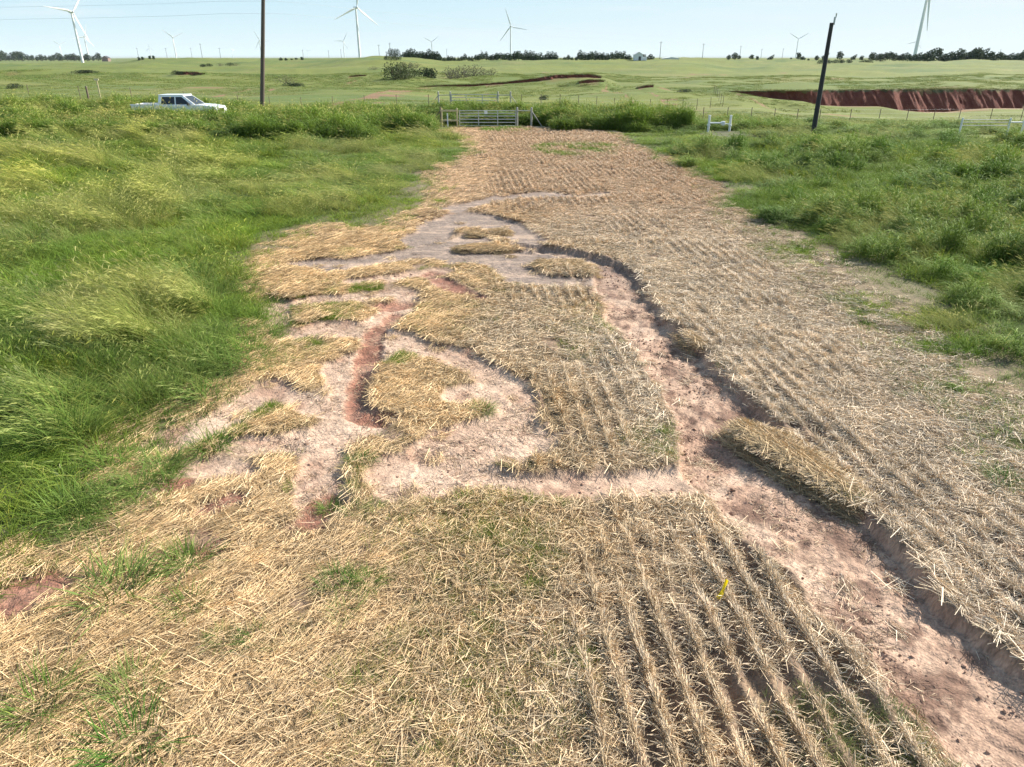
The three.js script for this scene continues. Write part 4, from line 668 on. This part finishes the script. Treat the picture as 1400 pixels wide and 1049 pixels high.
// ---------- parked pickup ----------
{
  const paint = new THREE.MeshPhysicalMaterial({ roughness: 0.35, clearcoat: 0.7, clearcoatRoughness: 0.1 }); paint.color.setRGB(0.80, 0.81, 0.83);
  const glass = new THREE.MeshPhysicalMaterial({ roughness: 0.05 }); glass.color.setRGB(0.012, 0.014, 0.018);
  const rubber = lin(0.02, 0.02, 0.02, 0.85), blackT = lin(0.03, 0.03, 0.032, 0.6), redL = lin(0.35, 0.02, 0.02, 0.3), chrome = lin(0.6, 0.6, 0.62, 0.25, { metalness: 1 });
  const o = base('pickup_truck', 'white crew cab pickup parked on the road behind tall grass', 'pickup truck', null, [-24.2, land(-24.2, 55) - 0.02, -55]);
  const ex = (pts, w, bev = 0.04) => { const s = new THREE.Shape(pts.map(p => new THREE.Vector2(...p))); const g = new THREE.ExtrudeGeometry(s, { depth: w - 2 * bev, bevelEnabled: true, bevelSize: bev, bevelThickness: bev, bevelSegments: 3, steps: 1 }); g.translate(0, 0, -w / 2 + bev); return g; };
  const arch = (cx, r, n = 10) => [...Array(n + 1).keys()].map(i => { const a = Math.PI * i / n; return [cx + r * Math.cos(a), 0.5 + r * Math.sin(a) * 0.95]; });
  part('body', ex([[-1.12, 0.5], [-1.12, 1.26], [1.6, 1.26], [2.3, 1.22], [2.95, 1.12], [3.04, 0.95], [3.04, 0.5], ...arch(2.05, 0.47), [-0.9, 0.45]], 1.96), paint, o);
  for (const s of [-1, 1]) { const g = ex([[-3.04, 0.62], [-3.04, 1.3], [-1.16, 1.3], [-1.16, 0.5], ...arch(-1.85, 0.47), [-2.5, 0.55]], 0.14, 0.03); g.translate(0, 0, s * 0.9); const b = part('bed_side', g, paint, o); const rl = new RoundedBoxGeometry(1.88, 0.035, 0.11, 1, 0.01); rl.translate(-2.1, 1.318, s * .9); part('rail_cap', rl, blackT, b); }
  const tg = new RoundedBoxGeometry(0.09, 0.66, 1.62, 2, 0.03); tg.translate(-3.0, 0.98, 0); part('tailgate', tg, paint, o);
  const fl = new RoundedBoxGeometry(1.8, 0.06, 1.62, 1, 0.01); fl.translate(-2.07, 0.74, 0); part('bed_floor', fl, blackT, o);
  // cab: frustum of eight corners with panes set in
  const prism = c => { const P = c.flat(), I = [0, 1, 2, 0, 2, 3, 4, 6, 5, 4, 7, 6, 0, 4, 5, 0, 5, 1, 1, 5, 6, 1, 6, 2, 2, 6, 7, 2, 7, 3, 3, 7, 4, 3, 4, 0]; const g = new THREE.BufferGeometry(); g.setAttribute('position', new THREE.Float32BufferAttribute(P, 3)); g.setIndex(I); const q = g.toNonIndexed(); q.computeVertexNormals(); return q; };
  const B = [-1.1, 1.62], Tt = [-1.0, 0.72], yb = 1.25, yt = 1.9, wb = 0.93, wt = 0.74;
  part('cab', prism([[B[0], yb, wb], [B[1], yb, wb], [B[1], yb, -wb], [B[0], yb, -wb], [Tt[0], yt, wt], [Tt[1], yt, wt], [Tt[1], yt, -wt], [Tt[0], yt, -wt]]), paint, o);
  const roof = new RoundedBoxGeometry(1.8, 0.08, 1.52, 3, 0.038); roof.translate(-0.14, 1.915, 0); part('roof', roof, paint, o);
  const onSide = (s, x, t) => [x, lerp(yb, yt, t), s * (lerp(wb, wt, t) + 0.006)];
  const quad = (a, b, c, d) => { const g = new THREE.BufferGeometry(); g.setAttribute('position', new THREE.Float32BufferAttribute([...a, ...b, ...c, ...d], 3)); g.setIndex([0, 1, 2, 0, 2, 3]); g.computeVertexNormals(); return g; };
  for (const s of [-1, 1]) {
    part('window', quad(onSide(s, -0.86, .1), onSide(s, 0.12, .1), onSide(s, 0.12, .86), onSide(s, -0.8, .86)), glass, o);
    part('window', quad(onSide(s, 0.2, .1), onSide(s, 1.26, .1), onSide(s, 0.62, .86), onSide(s, 0.2, .86)), glass, o);
    const m = new RoundedBoxGeometry(0.16, 0.2, 0.22, 2, 0.05); m.translate(1.15, 1.36, s * 1.1); part('mirror', m, blackT, o);
    const tl = new RoundedBoxGeometry(0.06, 0.42, 0.16, 1, 0.02); tl.translate(-3.04, 1.02, s * .9); part('tail_light', tl, redL, o);
    const hl = new RoundedBoxGeometry(0.2, 0.2, 0.42, 2, 0.04); hl.translate(2.96, 0.95, s * .74); part('headlight', hl, chrome, o);
    for (const x of [-0.45, 0.55]) { const h = new RoundedBoxGeometry(0.2, 0.035, 0.03, 1, 0.01); h.translate(x, 1.08, s * .995); part('door_handle', h, chrome, o); }
    for (const x of [-1.85, 2.05]) { const w = new THREE.Group(); w.name = 'wheel'; w.position.set(x, 0.4, s * 0.84); o.add(w); const ty = new THREE.TorusGeometry(0.29, 0.115, 10, 24); ty.scale(1, 1, 1.15); part('tyre', ty, rubber, w); const rm = new THREE.CylinderGeometry(0.22, 0.22, 0.16, 18); rm.rotateX(Math.PI / 2); part('rim', rm, chrome, w); }
  }
  const wp = (t, z) => [lerp(B[1], Tt[1], t) + 0.01, lerp(yb, yt, t) + 0.006, z]; part('windshield', quad(wp(.06, .82), wp(.06, -.82), wp(.92, -.66), wp(.92, .66)), glass, o);
  const rp = (t, z) => [lerp(B[0], Tt[0], t) - 0.008, lerp(yb, yt, t), z]; part('rear_window', quad(rp(.15, -.7), rp(.15, .7), rp(.85, .6), rp(.85, -.6)), glass, o);
  const bp = new RoundedBoxGeometry(0.16, 0.24, 1.9, 2, 0.05); for (const x of [-3.1, 3.06]) { const q = bp.clone(); q.translate(x, 0.56, 0); part('bumper', q, chrome, o); }
  const gr = new RoundedBoxGeometry(0.06, 0.3, 1.0, 2, 0.03); gr.translate(3.05, .9, 0); part('grille', gr, blackT, o);
}
// ---------- trees, shrubs ----------
function crown(seed, lobes, n, leaf, tone = .35) {
  const r = rng(seed), P = [], V = [], I = [];
  let tot = 0; const ws = lobes.map(l => tot += l[3] * l[3] * l[4]);
  for (let i = 0; i < n; i++) {
    const q = r() * tot, [cx, cy, cz, rx, ry] = lobes[ws.findIndex(w => w >= q)];
    const a = r() * 6.283, u = r() * 2 - 1, k = Math.pow(0.25 + 0.75 * r(), 0.4) * (0.85 + .3 * r()), s = Math.sqrt(1 - u * u);
    const x = cx + Math.cos(a) * s * rx * k, y = cy + u * ry * k, z = cz + Math.sin(a) * s * rx * k;
    const t = new THREE.Vector3(r() - .5, r() - .5, r() - .5).normalize(), w = new THREE.Vector3(r() - .5, r() - .5, r() - .5).cross(t).normalize(), L = leaf * (0.6 + .8 * r()), b = P.length / 3, c = jit(r, tone);
    for (const [e, f] of [[-1, 0], [0, -.6], [1, 0], [0, .6]]) { P.push(x + t.x * e * L + w.x * f * L, y + t.y * e * L + w.y * f * L, z + t.z * e * L + w.z * f * L); V.push(...c); }
    I.push(b, b + 1, b + 2, b, b + 2, b + 3);
  }
  const g = new THREE.BufferGeometry(); g.setAttribute('position', new THREE.Float32BufferAttribute(P, 3)); g.setAttribute('color', new THREE.Float32BufferAttribute(V, 3)); g.setIndex(I); g.computeVertexNormals(); return g;
}
const limb = (x0, y0, z0, x1, y1, z1, r0, r1) => { const g = new THREE.CylinderGeometry(r1, r0, Math.hypot(x1 - x0, y1 - y0, z1 - z0), 6), d = v3(x1 - x0, y1 - y0, z1 - z0).normalize(); g.applyQuaternion(new THREE.Quaternion().setFromUnitVectors(v3(0, 1, 0), d)); g.translate((x0 + x1) / 2, (y0 + y1) / 2, (z0 + z1) / 2); return g; };
{
  const bark = lin(0.10, 0.08, 0.06, 0.95), leafM = (c, tr = .2) => { const m = leafy(.8, tr); m.color.setRGB(...c); return m; };
  const trunk = (h, sp) => mergeGeometries([limb(0, -.3, 0, .1, h * .55, 0, .16, .1), limb(.05, h * .3, 0, sp, h * .62, .3, .08, .03), limb(.05, h * .35, 0, -sp, h * .66, -.3, .08, .03), limb(.1, h * .5, 0, .15, h * .85, .1, .09, .03)]);
  const kinds = [
    ['cedar_tree', trunk(5, .9), crown(1, [[0, 1.7, 0, 1.7, 1.3], [.1, 3, 0, 1.3, 1.3], [0, 4.3, .1, .75, 1.1]], 520, .26), leafM([0.028, 0.052, 0.024])],
    ['cedar_tree', trunk(4.5, 1), crown(2, [[-.6, 1.9, .2, 1.5, 1.5], [.8, 2.1, -.3, 1.4, 1.4], [.1, 3.3, 0, 1.1, 1.0]], 520, .26), leafM([0.034, 0.06, 0.028])],
    ['broadleaf_tree', trunk(5, 1.4), crown(3, [[-1.2, 2.7, 0, 1.4, 1.2], [.9, 2.9, .5, 1.5, 1.3], [.1, 3.8, -.3, 1.5, 1.1], [1.7, 2.2, 0, .9, .8], [0, 1.3, 0, 1.9, 1.0]], 700, .28), leafM([0.045, 0.07, 0.03])],
    ['broadleaf_tree', trunk(5, 1.4), crown(4, [[-.8, 2.2, 0, 1.5, 1.1], [.5, 3.1, .2, 1.3, 1.1], [1.5, 4.0, .1, .9, .8], [1.9, 4.7, 0, .5, .45], [0, 1.2, 0, 1.8, 1.0]], 700, .27), leafM([0.04, 0.065, 0.03])]];
  const protos = kinds.map(([name, tg, cg, m]) => { const o = new THREE.Group(); o.name = name; part('trunk', tg, bark, o); part('crown', cg, m, o); return o; });
  const r = rng(404);
  const plant = (k, px, D, s, label, group, sq = 1) => { const x = (px - 700) / 965 / 1.096 * D, o = protos[k].clone(); o.name = numbered(protos[k].name); o.position.set(x, land(x, D) - .1, -D); o.scale.set(s * sq, s, s * sq); o.rotation.y = k === 3 ? (r() - .5) * .6 : r() * 6.28; scene.add(o); tag(o, label, 'tree', group); };
  for (let px = 553; px < 760; px += 4.2 + 1.4 * r()) plant(r() < .6 ? 1 : 0, px, 470 + 30 * r(), (px > 700 ? 1.15 : 0.95) * (0.8 + .4 * r()) * (px < 600 ? 1.25 : 1) * (px > 605 && px < 650 ? .72 : 1), 'dark evergreen in the dense tree row below the turbines', 'evergreens of the dense tree row', 1.2);
  for (let px = 766; px < 862; px += 4.6 + 1.6 * r()) plant(r() < .6 ? 1 : 0, px, 455 + 25 * r(), (px < 792 ? .6 : 1) * (0.85 + .35 * r()), 'dark evergreen in the short tree row beside the white shed', 'evergreens of the row by the shed', 1.2);
  for (const px of [880, 889]) plant(1, px, 470, .95, 'evergreen at the open end of the row past the white shed', 'evergreens past the shed', 1.2);
  for (let px = 1190; px < 1402; px += 4.6 + 2.5 * r()) plant(r() < .4 ? 3 : 2, px, 640 + 50 * r(), (px > 1262 ? 1.7 : 1.2) * (0.8 + .45 * r()), 'windswept broadleaf tree in the belt behind the huge turbine tower', 'windswept trees of the belt', 1.05);
  for (const [px, s] of [[995, .8], [1003, 1.1], [1009, .7], [1026, 1.0], [1034, .7], [1052, 1.2], [1068, .5], [1080, .4], [1090, 1.1], [1096, .9], [1104, .4], [1115, .8], [1126, 1.2], [1146, 1.3], [1165, 1.1], [1176, .9]]) plant(s === 1.2 || s === 1.1 && px > 1100 ? 3 : 2, px, 610 + 30 * r(), s, 'small scattered tree on the skyline near the leaning dark pole', 'scattered skyline trees');
  for (let px = -4; px < 140; px += 4.5 + 3 * r()) plant(r() < .7 ? 2 : 1, px, 1850 + 200 * r(), (px < 40 ? 4.2 : 3.2) * (0.8 + .45 * r()), 'far dark tree in the belt below the large turbine', 'trees of the far belt');
  for (const px of [192, 197, 207, 212]) plant(2, px, 600, .62, 'little dark tree on the ridge under a distant turbine', 'little ridge trees');
  for (const px of [385, 392, 400, 406, 414]) plant(2, px, 640, .6 + .25 * r(), 'little dark tree in the dip beside the green hilltop', 'little trees in the dip');
  // shrubs nearer by
  const shM = [leafM([0.075, 0.095, 0.04], .3), leafM([0.13, 0.125, 0.085], .25), leafM([0.03, 0.05, 0.022], .2)];
  const lobesS = [[-1, .6, 0, .9, .7], [.6, .8, .3, 1, .8], [1.5, .5, -.2, .8, .6], [0, 1.1, -.4, .8, .6], [-.3, .5, .6, .9, .5]];
  const stems = mergeGeometries([limb(0, -.1, 0, -.9, 1, .1, .05, .02), limb(0, -.1, 0, .7, 1.2, .2, .05, .02), limb(.1, -.1, 0, 1.3, .9, -.2, .04, .02), limb(0, -.1, 0, -.1, 1.4, -.4, .05, .02)]);
  const sg = [crown(61, lobesS, 900, .085), crown(62, lobesS, 420, .075), crown(63, lobesS, 700, .1)];
  const shrub = (px, D, s, k, label, group, sy = 1) => { const x = (px - 700) / 965 / 1.085 * D, o = base('shrub', label, 'shrub', group, [x, land(x, D) - .05, -D]); part('stem', stems, bark, o); part('crown', sg[k], shM[k], o); o.scale.set(s, s * sy, s); o.rotation.y = r() * 6; };
  shrub(540, 168, 2.2, 0, 'large grey green shrub in the hollow behind the gates', 'shrubs in the hollow'); shrub(552, 170, 1.9, 0, 'large grey green shrub in the hollow behind the gates', 'shrubs in the hollow');
  shrub(580, 185, 1.5, 2, 'dark green shrub between the grey thickets in the hollow', 'dark shrubs in the hollow', 1.1); shrub(590, 185, 1.4, 2, 'dark green shrub between the grey thickets in the hollow', 'dark shrubs in the hollow', 1.1);
  for (const px of [616, 626, 637, 648, 660, 672]) shrub(px, 188 + (px - 616) * .25, 1.75 - (px > 650 ? .5 : 0), 1, 'leafless grey thicket above the low red cut bank', 'grey thickets above the cut bank');
  for (const px of [537, 544]) shrub(px, 285, 1.1, 2, 'pair of round dark bushes on the hill flank', 'paired hill bushes', 2.2);
  for (const px of [553, 562, 571]) shrub(px, 262, 1.4, 1, 'low grey thicket on the hill flank beside the dark bushes', 'grey hill thickets', .8);
  shrub(530, 290, .6, 2, 'single tiny dark bush near the hilltop', null, 1.6); shrub(514, 240, 1.2, 1, 'pale grey brush patch on the hill slope', null, .5);
  for (const px of [398, 406]) shrub(px, 150, 1.1, 2, 'low dark shrub in the pasture past the wooden pole', 'low shrubs past the pole', .5); shrub(392, 165, 1.3, 1, 'grey leafless bush beside low dark shrubs past the pole', null, .8);
  for (const px of [282, 290, 305, 318, 327]) shrub(px, 330, 1.1, px % 2 ? 1 : 2, 'small brush clump dotted along the ridge slope', 'brush clumps on the ridge', .7);
  for (const px of [244, 250, 272]) shrub(px, 213, .8, 2, 'dark scrub growing on the short red scar', 'scrub on the red scar', .8);
  for (const px of [112, 120, 127]) shrub(px, 205, 1.2, 2, 'low dark scrub strip in the open pasture', 'scrub strip in the pasture', .45);
  for (const px of [1118, 1127, 1137, 1145, 1155, 1175, 1182]) shrub(px, 470, 1.5, 2, 'brushy pile at the far field edge behind the leaning dark pole', 'brush piles at the field edge', .9);
  shrub(20, 118, .7, 2, 'single dark bush in the pasture before the large turbine', null, .7); shrub(744, 112, .6, 2, 'tiny dark bush below the low red cut bank', null, .7); shrub(938, 122, .9, 2, 'flat dark bush on the open slope above the fence', null, .4);
}
// ---------- far buildings ----------
{
  const wallM = lin(0.66, 0.68, 0.72, 0.7), roofM = lin(0.7, 0.7, 0.7, 0.6), darkM = lin(0.05, 0.05, 0.06, 0.6), brick = lin(0.22, 0.15, 0.13, 0.9);
  const x1 = 74 + 8, o = base('shed', 'small white shed at the end of the short tree row', 'shed', null, [72.6, land(72.6, 448), -448]);
  const gableG = (w, h, rf, d) => { const s = new THREE.Shape([[-w / 2, 0], [w / 2, 0], [w / 2, h], [0, h + rf], [-w / 2, h]].map(p => new THREE.Vector2(...p))); const g = new THREE.ExtrudeGeometry(s, { depth: d, bevelEnabled: false }); g.translate(0, 0, -d / 2); return g; };
  part('wall', gableG(4.6, 3, 1.3, 6), wallM, o); const rr = mergeGeometries([-1, 1].map(s => { const g = new THREE.BoxGeometry(2.9, 0.12, 6.6); g.rotateZ(-s * Math.atan2(1.3, 2.3)); g.translate(s * 1.25, 3.72, 0); return g; })); part('roof', rr, roofM, o);
  const dr = new THREE.BoxGeometry(1.4, 2.1, 0.06); dr.translate(0.6, 1.05, 3.02); part('door', dr, darkM, o); const lt = new THREE.BoxGeometry(2.4, 2, 4); lt.translate(3.55, 1, .2); part('lean_to', lt, wallM, o);
  const y2 = land(106, 520), b = base('low_barn', 'long low white roofed barn on the bare skyline', 'barn', null, [106, y2 - .1, -520]);
  const w2 = new THREE.BoxGeometry(11, 1.3, 6); w2.translate(0, .65, 0); part('wall', w2, wallM, b); const r2 = gableG(11.8, .12, .9, 6.8); r2.translate(0, 1.3, 0); part('roof', r2, roofM, b);
  const h = base('farmhouse', 'dark far farmhouse beside trees below the large turbine', 'house', null, [-920, land(-920, 1760), -1760]);
  part('wall', gableG(14, 7, 4, 12), brick, h); const hr = mergeGeometries([-1, 1].map(s => { const g = new THREE.BoxGeometry(8.4, 0.3, 13); g.rotateZ(-s * Math.atan2(4, 7)); g.translate(s * 3.7, 9.2, 0); return g; })); part('roof', hr, darkM, h);
}
scene.fog = new THREE.FogExp2(0xe6f2f8, 0.00003);
const renderer = new THREE.WebGLRenderer({ antialias: true });
renderer.toneMapping = THREE.LinearToneMapping; renderer.toneMappingExposure = EXPOSURE;
renderer.shadowMap.enabled = true; renderer.setSize(1024, 767);
renderer.render(scene, camera);
